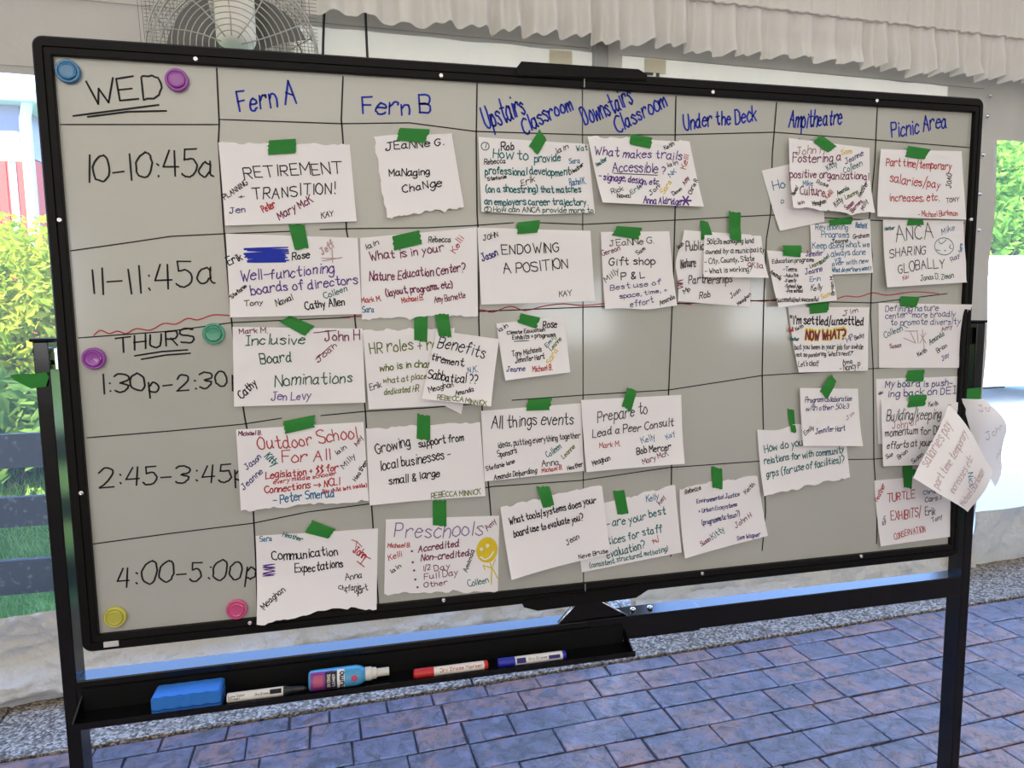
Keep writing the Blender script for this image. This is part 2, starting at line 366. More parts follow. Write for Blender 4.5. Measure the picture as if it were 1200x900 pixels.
# ------------------------------------------------------------------ valance (gathered cloth along the top)
def pleat(x, seed):
    ph = x*2*pi/.125 + 1.6*noise.noise((x*3, seed, 0)) + 2.2*noise.noise((x*.9, seed, 5))
    return sin(ph+.9*sin(ph))*.7+.3*sin(ph*2.07+1.3+2*noise.noise((x*5, seed, 3)))
val = empty('valance', (2.0, wall_y(2)-.12, 2.33), 'gathered white cloth valance with a ruffled hem above the board', 'curtain')
def val_mesh(x0, x1, zt, zb, seed, amp_t, amp_b, scal, nz, yo=0):
    NX = int((x1-x0)/.006); vs = []; fs = []
    for j in range(nz+1):
        t = j/nz
        for i in range(NX+1):
            x = x0+(x1-x0)*i/NX; p = pleat(x, seed)
            a = amp_t+(amp_b-amp_t)*t
            hem = (scal*(.55*noise.noise((x*5, seed, 9))+.012/scal*0) + -.006*p)*t
            y = wall_y(x)-.12+yo + a*p + .012*noise.noise((x*9, t*2.5, seed+4))*t
            vs.append((x+.010*noise.noise((x*8, t*2, seed))*t, y, zt+(zb-zt)*t+hem))
    for j in range(nz):
        for i in range(NX):
            q = j*(NX+1)+i; fs.append((q, q+1, q+NX+2, q+NX+1))
    return vs, fs
vs, fs = val_mesh(.36, 5.7, 2.52, 2.335, 3, .012, .042, .06, 14)
adopt(pyobj('ruffle', vs, fs, VAL, smooth=True), val)
vs, fs = val_mesh(.40, 5.7, 2.98, 2.52, 3, .022, .016, .002, 12, .012)
adopt(pyobj('gathered_panel', vs, fs, VAL, smooth=True), val)
bm = bmesh.new(); tube(bm, [(.36+5.3*i/400, wall_y(.36+5.3*i/400)-.128+.007*pleat(.36+5.3*i/400, 3), 2.52+.003*sin(i*1.7)) for i in range(401)], .006, 6); adopt(obj('gather_seam', bm, VAL, smooth=True), val)

# ------------------------------------------------------------------ wall fan
fan = empty('wall_fan', (.158, 1.02, 2.115), 'round steel guard fan hanging behind the top left of the board', 'fan')
WIRE = mat('galvanised_wire', (.42, .41, .37), .35, .8); FB = mat('fan_blade_grey', (.13, .13, .12), .45, .3)
fc = Vector((.158, 1.02, 2.115)); FR = .246
bm = bmesh.new()
for k, rr in enumerate([.045+.0175*i for i in range(12)]):
    yy = -.055*(1-(rr/FR)**3)
    tube(bm, [fc+Vector((rr*cos(2*pi*i/48), yy, rr*sin(2*pi*i/48))) for i in range(48)], .0016, 5, closed=True)
for k in range(10):
    a = 2*pi*k/10+.2
    tube(bm, [fc+Vector((r_*cos(a+.25*r_/FR), -.055*(1-(r_/FR)**3)-.002, r_*sin(a+.25*r_/FR))) for r_ in (.03, .08, .13, .18, .22, FR)], .002, 5)
adopt(obj('front_guard', bm, WIRE, smooth=True), fan)
bm = bmesh.new()
for rr, yy in ((FR, 0), (FR, .05), (FR, .13), (.20, .15), (.14, .16)):
    tube(bm, [fc+Vector((rr*cos(2*pi*i/64), yy, rr*sin(2*pi*i/64))) for i in range(64)], .003, 6, closed=True)
for k in range(14):
    a = 2*pi*k/14; tube(bm, [fc+Vector((FR*cos(a), 0, FR*sin(a))), fc+Vector((FR*cos(a), .13, FR*sin(a))), fc+Vector((.14*cos(a), .16, .14*sin(a)))], .002, 5)
adopt(obj('rear_guard', bm, WIRE, smooth=True), fan)
for k in range(4):
    a0 = 2*pi*k/4+.9; vs = []; fs = []
    for i in range(9):
        r_ = .05+.175*i/8
        for j in range(9):
            t = j/8-.5; wdt = .95*(.55+.5*(i/8)); a = a0+t*wdt
            vs.append(fc+Vector((r_*cos(a), .115+.03*t, r_*sin(a))))
    for i in range(8):
        for j in range(8):
            q = i*9+j; fs.append((q, q+1, q+10, q+9))
    adopt(pyobj('blade', vs, fs, FB, smooth=True), fan)
bm = bmesh.new()
for i in range(46):
    x = -.13+.0115*i
    if x < .40: tube(bm, [(x, 1.165, 1.90), (x-.012, 1.165, 2.36)], .0009, 3, False)
for i in range(41): tube(bm, [(-.125, 1.166, 1.90+.0115*i), (.40, 1.166, 1.888+.0115*i)], .0009, 3, False)
ms = adopt(obj('wire_mesh', bm, mat('dull_mesh_wire', (.12, .11, .10), .6)), fan)
bm = bmesh.new(); lathe(bm, [(.030, -.07), (.052, -.062), (.058, -.05), (.060, .55), (.05, .56)], 28, 'z', (.160, 1.06, 2.215))
bmesh.ops.translate(bm, verts=bm.verts, vec=(0, 0, .0))
adopt(obj('motor_housing', bm, mat('motor_white', (.90, .86, .76), .5), smooth=True), fan)
bm = bmesh.new(); lathe(bm, [(.03, 0), (.03, .03), (.02, .04)], 24, 'y', (fc.x, 1.11, fc.z)); adopt(obj('hub', bm, FB, smooth=True), fan)
bm = bmesh.new(); tube(bm, [(.155, 1.13, 2.40), (.155, 1.13, 3.45)], .014, 10); adopt(obj('hanging_rod', bm, GREY, smooth=True), fan)
bm = bmesh.new(); tube(bm, [(.155, 1.11, 2.42), (.155, 1.05, 2.42), (.155, 1.02, 2.36)], .01, 8); adopt(obj('bracket', bm, GREY, smooth=True), fan)
for (xa, xb, s) in ((.447, .425, 'nearer the fan'), (.541, .560, 'further from the fan')):
    bm = bmesh.new(); pts = []
    for i in range(24):
        t = i/23; pts.append((xa+(xb-xa)*t*2.4+.006*sin(t*7), wall_y(xa)-.045, 2.95-1.2*t))
    tube(bm, pts, .0045, 8); tag(obj('power_cable', bm, mat('cable_rubber', (.01, .01, .01), .5), smooth=True), 'thin black cable hanging below the valance, the one '+s, 'cable')

# ------------------------------------------------------------------ whiteboard
wb = empty('whiteboard', (BW/2, 0, ZB), 'large white magnetic board in a black frame carrying the handwritten schedule grid', 'whiteboard')
i0 = B(63, 67); i1 = B(1138, 132); i2 = B(1111.5, 637); i3 = B(117, 742)
IL, IR, IT, IB = (i0.x+i3.x)/2, (i1.x+i2.x)/2, (i0.z+i1.z)/2, (i2.z+i3.z)/2
print('inner', IL, BW-IR, ZB+BH-IT, IB-ZB)
def rrect(x0, x1, z0, z1, r, y, ns=5):
    out = []
    for cx_, cz_, a0 in ((x1-r, z1-r, 0), (x0+r, z1-r, 90), (x0+r, z0+r, 180), (x1-r, z0+r, 270)):
        for k in range(ns+1):
            a = math.radians(a0+90*k/ns); out.append(Vector((cx_+r*cos(a), y, cz_+r*sin(a))))
    return out
bm = bmesh.new(); ins = (IL, IR, IB, IT)
loops = [rrect(0, BW, ZB, ZB+BH, .016, .018), rrect(0, BW, ZB, ZB+BH, .016, -.008), rrect(.003, BW-.003, ZB+.003, ZB+BH-.003, .014, -.011)]
for f_, y_ in ((.55, -.011), (.57, -.008), (.62, -.008), (.64, -.0105), (.97, -.0095), (1.0, -.008), (1.0, .001)):
    loops.append(rrect(IL*f_, BW-(BW-IR)*f_, ZB+(IB-ZB)*f_, ZB+BH-(ZB+BH-IT)*f_, .004*(1.05-f_)+.0005, y_))
vl = [[bm.verts.new(p) for p in lp] for lp in loops]
for a, c in zip(vl, vl[1:]):
    for k in range(len(a)): bm.faces.new((a[k], a[(k+1) % len(a)], c[(k+1) % len(a)], c[k]))
bmesh.ops.recalc_face_normals(bm, faces=bm.faces)
adopt(obj('frame', bm, FRAMEM), wb)
SX = B(683, 300).x
for x0, x1 in ((IL-.005, SX-.0012), (SX+.0012, IR+.005)):
    adopt(boxo('board_panel', (x0, 0, IB-.005), (x1, .012, IT+.005), WB), wb)
adopt(boxo('back_sheet', (IL-.01, .0125, IB-.01), (IR+.01, .016, IT+.01), BLACKM), wb)
# joint across the frame
adopt(boxo('frame_joint', (SX-.001, -.0118, IT), (SX+.001, -.009, ZB+BH-.012), GREY), wb)
adopt(boxo('frame_joint', (SX-.001, -.0118, ZB+.008), (SX+.001, -.009, IB), GREY), wb)
for px in ((231,72),(516,91),(832,110),(1023,120),(73,259),(98,576),(294,727),(519,701),(820,670),(1005,650),(1133,258)):
    p = B(*px); bm = bmesh.new(); lathe(bm, [(.0042, -.009), (.0042, -.012), (.003, -.0135), (.0012, -.0128), (.0005, -.0125)], 12, 'y', (p.x, 0, p.z)); adopt(obj('screw', bm, STEEL, smooth=True), wb)
def plate(name, pts, y0, y1, M, root):
    bm = bmesh.new(); a = [bm.verts.new((p.x, y0, p.z)) for p in pts]; c = [bm.verts.new((p.x, y1, p.z)) for p in pts]
    bm.faces.new(a); bm.faces.new(c[::-1])
    for k in range(len(pts)): bm.faces.new((a[k], a[k-1], c[k-1], c[k]))
    bmesh.ops.recalc_face_normals(bm, faces=bm.faces)
    es = [e for e in bm.edges if abs(e.verts[0].co.y-e.verts[1].co.y) < 1e-6]
    bmesh.ops.bevel(bm, geom=es, offset=.002, segments=2, affect='EDGES')
    return adopt(obj(name, bm, M), root)
zt = ZB+BH
plate('top_bracket', [B(602, 84), B(609, 75), B(745, 84), B(755, 90), B(755, 97), B(602, 92)], -.016, .03, FRAMEM, wb)
plate('bottom_bracket', [B(612, 708), B(628, 712), B(742, 697), B(757, 687), B(757, 680), B(612, 700)], -.018, .03, FRAMEM, wb)
p = B(133, 751); bm = bmesh.new(); box(bm, (p.x-.012, -.0135, p.z-.005), (p.x+.012, -.0105, p.z+.005), .001); st = adopt(obj('maker_plate', bm, mat('plate_white', (.6, .59, .57), .5)), wb)

# ---------------- stroke font: each glyph = strokes of (x,y) digit pairs; '.' straight, '*' dot, else smooth
GL = {
'A': '.003860 .1453','B': '.0008 0848564404 0444524000','C': '573806023051','D': '.0008 083856523000','E': '.58080050 .0444','F': '.580800 .0444','G': '573806023052 .345452',
'H': '.0800 .5850 .0454','I': '.1810','|': '.1848 .3830 .1040','J': '.2868 4842200112','K': '.0800 .5804 .2550','L': '.080050','M': '.0008336860','N': '.00085058','O': '38060230525638',
'P': '.0008 0848564404','Q': '38060230525638 .3250','R': '.0008 0848564404 .2450','S': '573807053453513001','T': '.0868 .3830','U': '0802305258','V': '.083068','W': '.0820355078',
'X': '.0850 .5800','Y': '.083468 .3430','Z': '.08580050',
'a': '442503012042 454150','b': '.0800 032543412001','c': '442503012041','d': '442503012042 484150','e': '0343442503012041','f': '47382620 .0545','g': '442503012042 454a2c0b',
'h': '.0800 03254440','i': '.1510 *17','j': '252a1c0b *27','k': '.0800 .4502 .1340','l': '.1810','m': '.0500 03253430 33556460','n': '.0500 03254440','o': '25030120414325',
'p': '.050c 032543412001','q': '442503012042 .454c','r': '.0500 03254544','s': '44250423412001','t': '28223041 .0545','u': '05012042 454150','v': '.052045','w': '.0510345065',
'x': '.0540 .4500','y': '.0521 .450c','z': '.05450040',
'0': '38060230525638','1': '.1810','2': '0628574400 .0050','3': '0728575524 2453412001','4': '.280353 .4840','5': '.581815 154552301001','7': '.085820',
'-': '.0343',':': '*11 *15','.': '*10',',': '.110a','(': '3916123a',')': '0926220a','?': '0728564322 *20','!': '.1813 *10','/': '.0b39','+': '.0343 .2521','&': '5016284713113053',
"'": '.1816','"': '.0806 .2826','$': '4725052341300b .2a28','%': '.0048 *07 *41','>': '.0343 .254321','~': '031425344344','*': '.1541 .4511 .0353 .2620','_': '.0050'}
def dec(ch): return int(ch) if ch.isdigit() else {'a': -1, 'b': -2, 'c': -3}[ch]
def smooth(p):
    if len(p) < 3: return p
    out = []
    closed = p[0] == p[-1]
    for i in range(len(p)-1):
        p0 = p[i-1] if i > 0 else (p[-2] if closed else p[i]); p1 = p[i]; p2 = p[i+1]
        p3 = p[i+2] if i+2 < len(p) else (p[1] if closed else p[i+1])
        for k in range(3):
            t = k/3
            out.append(tuple(.5*((2*b_)+(-a_+c_)*t+(2*a_-5*b_+4*c_-d_)*t*t+(-a_+3*b_-3*c_+d_)*t**3) for a_, b_, c_, d_ in zip(p0, p1, p2, p3)))
    out.append(p[-1]); return out
GC = {}
for ch, s in GL.items():
    st_ = []; mx_ = 0
    for q in s.split():
        kind = q[0] if q[0] in '.*' else ''
        q = q.lstrip('.*'); pts = [(float(dec(q[i])), float(dec(q[i+1]))) for i in range(0, len(q), 2)]
        if kind == '*': pts = [pts[0], (pts[0][0]+.25, pts[0][1]-.35)]
        elif kind == '': pts = smooth(pts)
        mx_ = max(mx_, max(a for a, _ in pts)); st_.append(pts)
    GC[ch] = (st_, mx_)
class Ink:
    """collects pen ribbons lying on a surface y = -g(x, z)"""
    def __init__(s, g): s.g = g; s.d = {}
    def stroke(s, pts, wd, col, lay=0):
        V, F = s.d.setdefault((col, lay), ([], []))
        P = [pts[0]]
        for p in pts[1:]:
            if hypot(p[0]-P[-1][0], p[1]-P[-1][1]) > 1e-5: P.append(p)
        # resample long spans so that the ribbon follows a curved sheet
        Q = [P[0]]
        for p in P[1:]:
            n_ = max(1, int(hypot(p[0]-Q[-1][0], p[1]-Q[-1][1])/.012)); a = Q[-1]
            for k in range(1, n_+1): Q.append((a[0]+(p[0]-a[0])*k/n_, a[1]+(p[1]-a[1])*k/n_))
        P = Q
        if len(P) < 2: return
        cut = [0]
        for i in range(1, len(P)-1):
            ax_, az_ = P[i][0]-P[i-1][0], P[i][1]-P[i-1][1]; bx_, bz_ = P[i+1][0]-P[i][0], P[i+1][1]-P[i][1]
            if ax_*bx_+az_*bz_ < .55*hypot(ax_, az_)*hypot(bx_, bz_): cut.append(i)
        cut.append(len(P)-1)
        for i0_, i1_ in zip(cut, cut[1:]): s.ribbon(P[i0_:i1_+1], wd, V, F, lay)
    def ribbon(s, P, wd, V, F, lay):
        base = len(V)
        for i, p in enumerate(P):
            a = P[max(0, i-1)]; c = P[min(len(P)-1, i+1)]; dx, dz = c[0]-a[0], c[1]-a[1]; l = hypot(dx, dz) or 1
            hw = wd/2*(.85 if i in (0, len(P)-1) else 1)
            if i == 0: p = (p[0]-dx/l*wd*.35, p[1]-dz/l*wd*.35)
            if i == len(P)-1: p = (p[0]+dx/l*wd*.35, p[1]+dz/l*wd*.35)
            for sg in (1, -1):
                x, z = p[0]-sg*dz/l*hw, p[1]+sg*dx/l*hw
                V.append((x, -s.g(x, z)-.0005-.0002*lay, z))
        for i in range(len(P)-1): F.append((base+2*i, base+2*i+2, base+2*i+3, base+2*i+1))
    def text(s, txt, x0, y0, x1, y1, h, col, wd=None, lay=0, slant=0, jit=1):
        a = B(x0, y0); c = B(x1, y1); top = B(x0, y0-h)
        d = Vector((c.x-a.x, c.z-a.z)); ln = d.length; d.normalize(); nn = Vector((-d.y, d.x))
        H = abs(top.z-a.z)/8.0
        if abs(d.y) > .8: H *= 1.0
        tot = 0; gap = 1.7
        for ch in txt: tot += (3.2 if ch == ' ' else GC[ch][1]+gap if ch in GC else 4)
        tot -= gap
        kx = ln/tot; R = random.Random(txt+str(x0)); cur = 0; slant += R.uniform(-.05, .13)*jit; wv = R.uniform(.25, .6); wp = R.uniform(0, 6)
        wd = wd or (.0022 if h >= 8 else .0016)
        for ch in txt:
            if ch == ' ': cur += 3.2; continue
            st_, wch = GC[ch]; th = R.uniform(-.06, .06)*jit; sc = R.uniform(.90, 1.12); oy = (R.uniform(-.35, .35)+wv*sin(cur*.11+wp))*jit
            for pts in st_:
                P = []
                for px_, py_ in pts:
                    px_ += R.uniform(-.22, .22)*jit; py_ += R.uniform(-.22, .22)*jit
                    X = (cur+px_*sc)*kx; Y_ = (py_*sc+oy)*H; X += Y_*(th+slant)
                    q = Vector((a.x, a.z))+d*X+nn*Y_; P.append((q.x, q.y))
                s.stroke(P, wd, col, lay)
            cur += wch+gap
    def line(s, pix, wd, col, lay=0, wob=0):
        P = [(B(*p).x, B(*p).z) for p in pix]
        s.stroke(P, wd, col, lay)
    def curve(s, pix, wd, col, lay=0):
        P = [(B(*p).x, B(*p).z) for p in pix]; s.stroke(smooth(P), wd, col, lay)
    def disc(s, u, v, r, col, lay=0, ry=None, n=20):
        V, F = s.d.setdefault((col, lay), ([], [])); b_ = len(V); c = B(u, v); e1 = B(u+r, v); e2 = B(u, v-(ry or r))
        rx_ = e1.x-c.x; rz_ = e2.z-c.z
        V.append((c.x, -s.g(c.x, c.z)-.00035-.0002*lay, c.z))
        for k in range(n):
            x = c.x+rx_*cos(2*pi*k/n); z = c.z+rz_*sin(2*pi*k/n); V.append((x, -s.g(x, z)-.0005-.0002*lay, z))
        for k in range(n): F.append((b_, b_+1+(k+1) % n, b_+1+k))
    def build(s, root, name='handwriting'):
        for (col, lay), (V, F) in s.d.items():
            if F: adopt(pyobj(name, V, F, INK[col]), root)['kind'] = 'stuff'
ink = Ink(lambda x, z: 0)
def T(*a, **k):
    q = Ink(lambda x, z: 0); q.text(*a, **k); q.build(wb)
T('WED', 106, 124, 190, 114, 26, 'k', .0032); ink.line([(86, 136), (140, 129), (186, 123)], .0032, 'k'); ink.line([(103, 137), (150, 131), (195, 130)], .0032, 'k')
for a in (('10-10:45a', 101, 214, 250, 205, 29), ('11-11:45a', 107, 345, 251, 332, 30), ('THURS', 136, 412, 227, 403, 17), ('1:30p-2:30p', 119, 462, 284, 452, 20), ('2:45-3:45p', 117, 571, 288, 562, 21), ('4:00-5:00p', 137, 688, 300, 676, 24)):
    T(*a, 'k', .0032)
ink.line([(158, 417), (190, 412), (220, 410)], .003, 'k'); ink.line([(166, 421), (195, 416), (223, 414)], .003, 'k')
for a in (('Fern A', 281, 131, 346, 122, 25), ('Fern B', 425, 133, 504, 133, 20), ('Upstairs', 570, 150, 617, 135, 25), ('Classroom', 615, 157, 672, 128, 18), ('Downstairs', 686, 147, 742, 122, 22),
          ('Classroom', 724, 156, 782, 124, 18), ('Under the Deck', 802, 152, 886, 142, 17), ('Ampitheatre', 924, 150, 986, 146, 18), ('Picnic Area', 1045, 161, 1109, 150, 17)):
    T(*a, 'i', .0036, slant=.06)
ink.build(wb)
def gl(pix, wd=.0022, col='k', name='grid_line'):
    k_ = Ink(lambda x, z: 0); k_.line(pix, wd, col); k_.build(wb, name)
for pts in ([(254,80),(257,145),(256,166),(262,262),(270,362),(276,420),(287,490),(293,520),(297,600),(300,660),(302,722)], [(402,90),(400,140),(402,165),(406,270),(412,300),(416,375),(424,440),(428,480),(436,600),(444,714)],
            [(559,98),(558,165),(559,250),(561,280),(561,375),(565,480),(575,600),(579,690)], [(792,113),(791,165),(791,250),(789,320),(786,400),(783,470),(787,540),(786,600),(786,652)],
            [(910,120),(905,180),(903,250),(898,280),(895,350),(893,440),(895,530),(897,600),(893,645)], [(1028,126),(1025,190),(1018,262),(1022,300),(1020,370),(1023,430),(1024,540),(1028,600),(1027,637)]):
    gl(pts, .0028)
for pts in ([(71,146),(256,146)], [(257,140),(400,145),(480,144),(557,154),(683,158),(791,158),(907,155),(1025,164),(1136,173)], [(83,294),(160,283),(200,277),(262,274),(345,271)], [(375,269),(410,268),(500,267),(560,264),(602,261)],
            [(632,261),(683,263),(791,258),(903,252),(1019,258),(1130,262)], [(92,396),(200,388),(272,378),(410,372)], [(440,368),(560,365),(760,357),(897,352),(1023,355),(1110,344)], [(102,513),(200,505),(285,497),(330,490)],
            [(376,487),(428,482),(500,478),(560,473)], [(600,469),(683,463),(783,457),(893,440),(1022,432),(1060,430)], [(105,638),(200,625),(297,613),(360,600)], [(360,600),(436,590),(500,583),(578,570),(680,563),(783,548),(895,540),(1024,538),(1113,530)]):
    gl(pts, .0021)
wav = Ink(lambda x, z: 0)
wav.curve([(110,393),(118,387),(128,391),(138,388),(148,391),(160,385),(176,387),(192,379),(206,380),(220,373),(232,375),(250,369),(270,370)], .0022, 'r')
wav.curve([(400,372),(430,370),(470,368),(520,367),(562,363),(577,366),(598,359),(615,364),(636,359),(660,356),(683,358),(720,355),(760,356),(790,355),(810,357)], .0022, 'r')
wav.curve([(870,351),(895,353),(915,350),(945,352),(975,352),(990,347),(1006,348),(1023,343),(1040,346),(1070,342),(1100,344)], .0022, 'r')
wav.build(wb, 'wavy_line')

# ------------------------------------------------------------------ stand: posts, crossbar, tray
stand = empty('board_stand', (BW/2, .02, 0), 'black steel floor stand with two posts and a crossbar holding the whiteboard', 'stand')
for sx, nm in ((-1, 0), (1, 1)):
    x0, x1 = ((-.040, -.017) if sx < 0 else (1.865, 1.889))
    adopt(boxo('post', (x0, 0, .06), (x1, .042, 1.283), BLACK, None, .002), stand)
    bm = bmesh.new(); box(bm, (x0-.003, -.003, 1.283), (x1+(.012 if sx < 0 else .003), .045, 1.288), .001); adopt(obj('end_cap', bm, BLACKM), stand)
    bm = bmesh.new(); box(bm, (x0-.008, -.34, .055), (x1+.008, .06, .085), .004)
    adopt(obj('foot', bm, BLACK), stand)
    for yy in (-.31, .03):
        bm = bmesh.new(); lathe(bm, [(.012, 0), (.03, .004), (.03, .045), (.012, .055)], 20, 'x', ((x0+x1)/2-.02, yy, .031)); adopt(obj('caster', bm, BLACKM, smooth=True), stand)
    bm = bmesh.new(); xx = (x1 if sx < 0 else x0); s_ = -sx
    lathe(bm, sorted([(.004, xx), (.004, xx+s_*.014)], key=lambda q: q[1]), 12, 'x', (0, .02, 1.247)); adopt(obj('pivot_pin', bm, CHROME, smooth=True), stand)
    bm = bmesh.new(); box(bm, (min(xx+s_*.006, xx+s_*.012), .004, 1.234), (max(xx+s_*.006, xx+s_*.012), .036, 1.272), .002); adopt(obj('pivot_bracket', bm, CHROME if sx < 0 else BLACKM), stand)
adopt(boxo('crossbar', (-.018, 0, .636), (1.866, .042, .684), BLACK, None, .002), stand)
jx = B(820, 715).x
adopt(boxo('splice_plate', (B(690, 735).x, -.002, .634), (jx, .0435, .6850), BLACK, None, .001), stand)
for u in (746, 766):
    x = B(u, 722).x; bm = bmesh.new(); lathe(bm, [(.006, .6865), (.006, .690), (.003, .692)], 12, 'z', (x, .02, 0)); adopt(obj('bolt', bm, STEEL, smooth=True), stand)
# centre support between the bar and the board's lower edge
c0 = B(655, 733); c1 = B(676, 706); c2 = B(703, 706); c3 = B(735, 728)
bm = bmesh.new(); pts = [Vector((c0.x, 0, .684)), Vector((c1.x, 0, .725)), Vector((c1.x, 0, .742)), Vector((c2.x, 0, .742)), Vector((c2.x, 0, .725)), Vector((c3.x, 0, .684))]
plate('centre_support', pts, .004, .014, BLACK, stand); bm.free()
for a, c in ((pts[0], pts[1]), (pts[5], pts[4])):
    bm = bmesh.new(); tube(bm, [a+Vector((0, .002, 0)), c+Vector((0, .002, 0))], .0024, 6); adopt(obj('chrome_edge', bm, CHROME, smooth=True), stand)
tray = empty('pen_tray', (.5, -.03, .63), 'black metal pen tray along the left half of the crossbar', 'tray')
TX0, TX1, TZ, TY = -.010, 1.012, .630, -.058
bm = bmesh.new(); box(bm, (TX0, TY, TZ-.003), (TX1, -.001, TZ)); adopt(obj('tray_floor', bm, BLACK), tray)
bm = bmesh.new(); box(bm, (TX0, TY-.002, TZ-.003), (TX1, TY, TZ+.008)); adopt(obj('lip', bm, BLACK), tray)
bm = bmesh.new(); box(bm, (TX0, -.004, TZ), (TX1-.004, -.001, TZ+.040)); adopt(obj('back_plate', bm, BLACKM), tray)
for x in (TX0, TX1-.003):
    bm = bmesh.new(); a = [bm.verts.new(p) for p in ((x, TY, TZ), (x, -.002, TZ), (x, -.002, TZ+.03))]; c = [bm.verts.new((v_.co.x+.003, v_.co.y, v_.co.z)) for v_ in a]
    bm.faces.new(a); bm.faces.new(c[::-1])
    for k in range(3): bm.faces.new((a[k], a[k-1], c[k-1], c[k]))
    adopt(obj('end_plate', bm, BLACK), tray)

# ------------------------------------------------------------------ things in the tray
def tray_x(u, v): return B(u, v, -.035).x
ex0, ex1 = tray_x(181, 825), tray_x(261, 815)
bm = bmesh.new(); N = 48; hs = .034; wds = .044
vs = []; 
er = empty('board_eraser', ((ex0+ex1)/2, -.03, TZ), 'blue felt board eraser with a scalloped edge at the left of the tray', 'eraser')
def eraser(z0, z1, M, nm, grow=0):
    bm = bmesh.new(); loop = []
    for k in range(N):
        t = k/(N-1); loop.append((ex0+(ex1-ex0)*t, TY+.004-.0032*abs(sin(t*pi*5))-grow))
    for k in range(N):
        t = 1-k/(N-1); loop.append((ex0+(ex1-ex0)*t, -.009+.0012*abs(sin(t*pi*5))+0))
    a = [bm.verts.new((x, y, z0)) for x, y in loop]; b_ = [bm.verts.new((x, y, z1)) for x, y in loop]
    bm.faces.new(a[::-1]); bm.faces.new(b_)
    for k in range(len(a)): bm.faces.new((a[k], a[(k+1) % len(a)], b_[(k+1) % len(a)], b_[k]))
    bmesh.ops.recalc_face_normals(bm, faces=bm.faces)
    es = [e for e in bm.edges if all(abs(v_.co.z-z1) < 1e-6 for v_ in e.verts)]
    bmesh.ops.bevel(bm, geom=es, offset=.0025, segments=2, affect='EDGES')
    adopt(obj(nm, bm, M), er)
eraser(TZ+.013, TZ+.034, mat('eraser_blue', (.02, .17, .55), .7, bump=(200, .4, .002)), 'body')
eraser(TZ+.0002, TZ+.013, mat('eraser_felt', (.012, .10, .38), .9, bump=(260, .6, .002)), 'felt_pad', .0)
def marker(name, u0, v0, u1, v1, body, col, label, cap_at=0, cap_len=.30, printcol='k', words=''):
    x0 = tray_x(u0, v0); x1 = tray_x(u1, v1); ln = x1-x0; r = .0088; y = -.040; z = TZ+r+.0004
    o = empty(name, (x0, y, TZ), label, 'marker')
    cl = ln*cap_len; org = (0, y, z)
    if cap_at == 0:
        bm = bmesh.new(); lathe(bm, [(.004, x0), (r*.92, x0+.001), (r*1.06, x0+.004), (r*1.06, x0+cl-.001), (r, x0+cl)], 20, 'x', org); adopt(obj('cap', bm, col, smooth=False), o)
        b0, b1 = x0+cl, x1-.008
        bm = bmesh.new(); lathe(bm, [(r*.98, x1-.008), (r*.98, x1-.002), (r*.8, x1)], 20, 'x', org); adopt(obj('end_plug', bm, col), o)
    else:
        b0, b1 = x0, x1-cl
        bm = bmesh.new(); lathe(bm, [(r, b1), (r*1.02, b1+.002), (r*.72, b1+.012), (r*.70, x1-.02), (r*.5, x1-.004), (.002, x1)], 20, 'x', org); adopt(obj('cap', bm, col), o)
        bm = bmesh.new(); tube(bm, [(b1+.008, y-.008, z+.004), (x1-.02, y-.010, z+.006)], .0015, 6); adopt(obj('cap_clip', bm, col), o)
    bm = bmesh.new(); lathe(bm, [(r*.96, b0), (r*.97, b0+.001), (r*.97, b1)], 24, 'x', org); adopt(obj('barrel', bm, body, smooth=False), o)
    # printing: small strokes wrapped on the camera side of the barrel
    V, F = [], []
    def wrap(xa, s): a = s/r; return (xa, y-(r+.0002)*cos(a)*.985, z+(r+.0002)*sin(a)*.985)
    def band(xa, xb, s0, s1):
        b_ = len(V); n_ = 3
        for k in range(n_+1):
            s = s0+(s1-s0)*k/n_; V.extend([wrap(xa, s), wrap(xb, s)])
        for k in range(n_): F.append((b_+2*k, b_+2*k+1, b_+2*k+3, b_+2*k+2))
    def word(txt, xa, xb, s0, hh, wd=.0007):
        tot = sum(3.2 if ch == ' ' else GC[ch][1]+1.7 for ch in txt)-1.7; kx = (xb-xa)/tot; cur = 0
        for ch in txt:
            if ch == ' ': cur += 3.2; continue
            for pts in GC[ch][0]:
                for p, q in zip(pts, pts[1:]):
                    dx, dy = (q[0]-p[0])*kx, (q[1]-p[1])*hh/8; l = hypot(dx, dy) or 1; ox, oy = -dy/l*wd/2, dx/l*wd/2
                    A_ = (xa+(cur+p[0])*kx, s0+p[1]*hh/8); D_ = (xa+(cur+q[0])*kx, s0+q[1]*hh/8); b_ = len(V)
                    V.extend([wrap(A_[0]+ox, A_[1]+oy), wrap(D_[0]+ox, D_[1]+oy), wrap(D_[0]-ox, D_[1]-oy), wrap(A_[0]-ox, A_[1]-oy)]); F.append((b_, b_+1, b_+2, b_+3))
            cur += GC[ch][1]+1.7
    L_ = b1-b0
    for kind, *q in words:
        if kind == 'band': band(b0+L_*q[0], b0+L_*q[1], q[2], q[3])
        else: word(q[0], b0+L_*q[1], b0+L_*q[2], q[3], q[4], q[5] if len(q) > 5 else .0007)
    adopt(pyobj('print', V, F, INK[printcol]), o)
WHT = mat('barrel_white', (.72, .69, .62), .4)
RED = mat('marker_red', (.50, .015, .015), .35); BLU = mat('marker_blue', (.01, .015, .30), .35); BLK = mat('marker_black', (.012, .012, .012), .35)
marker('dry_erase_marker', 267, 813, 360, 803, WHT, BLK, 'white barrelled marker with a black cap beside the blue eraser', 1, .30, 'k',
       (('band', .76, .97, .002, .010), ('w', 'Low Odor', .03, .32, .0045, .004), ('w', 'Chisel', .03, .22, .0005, .003), ('w', 'Dry Erase', .50, .74, .003, .0035)))
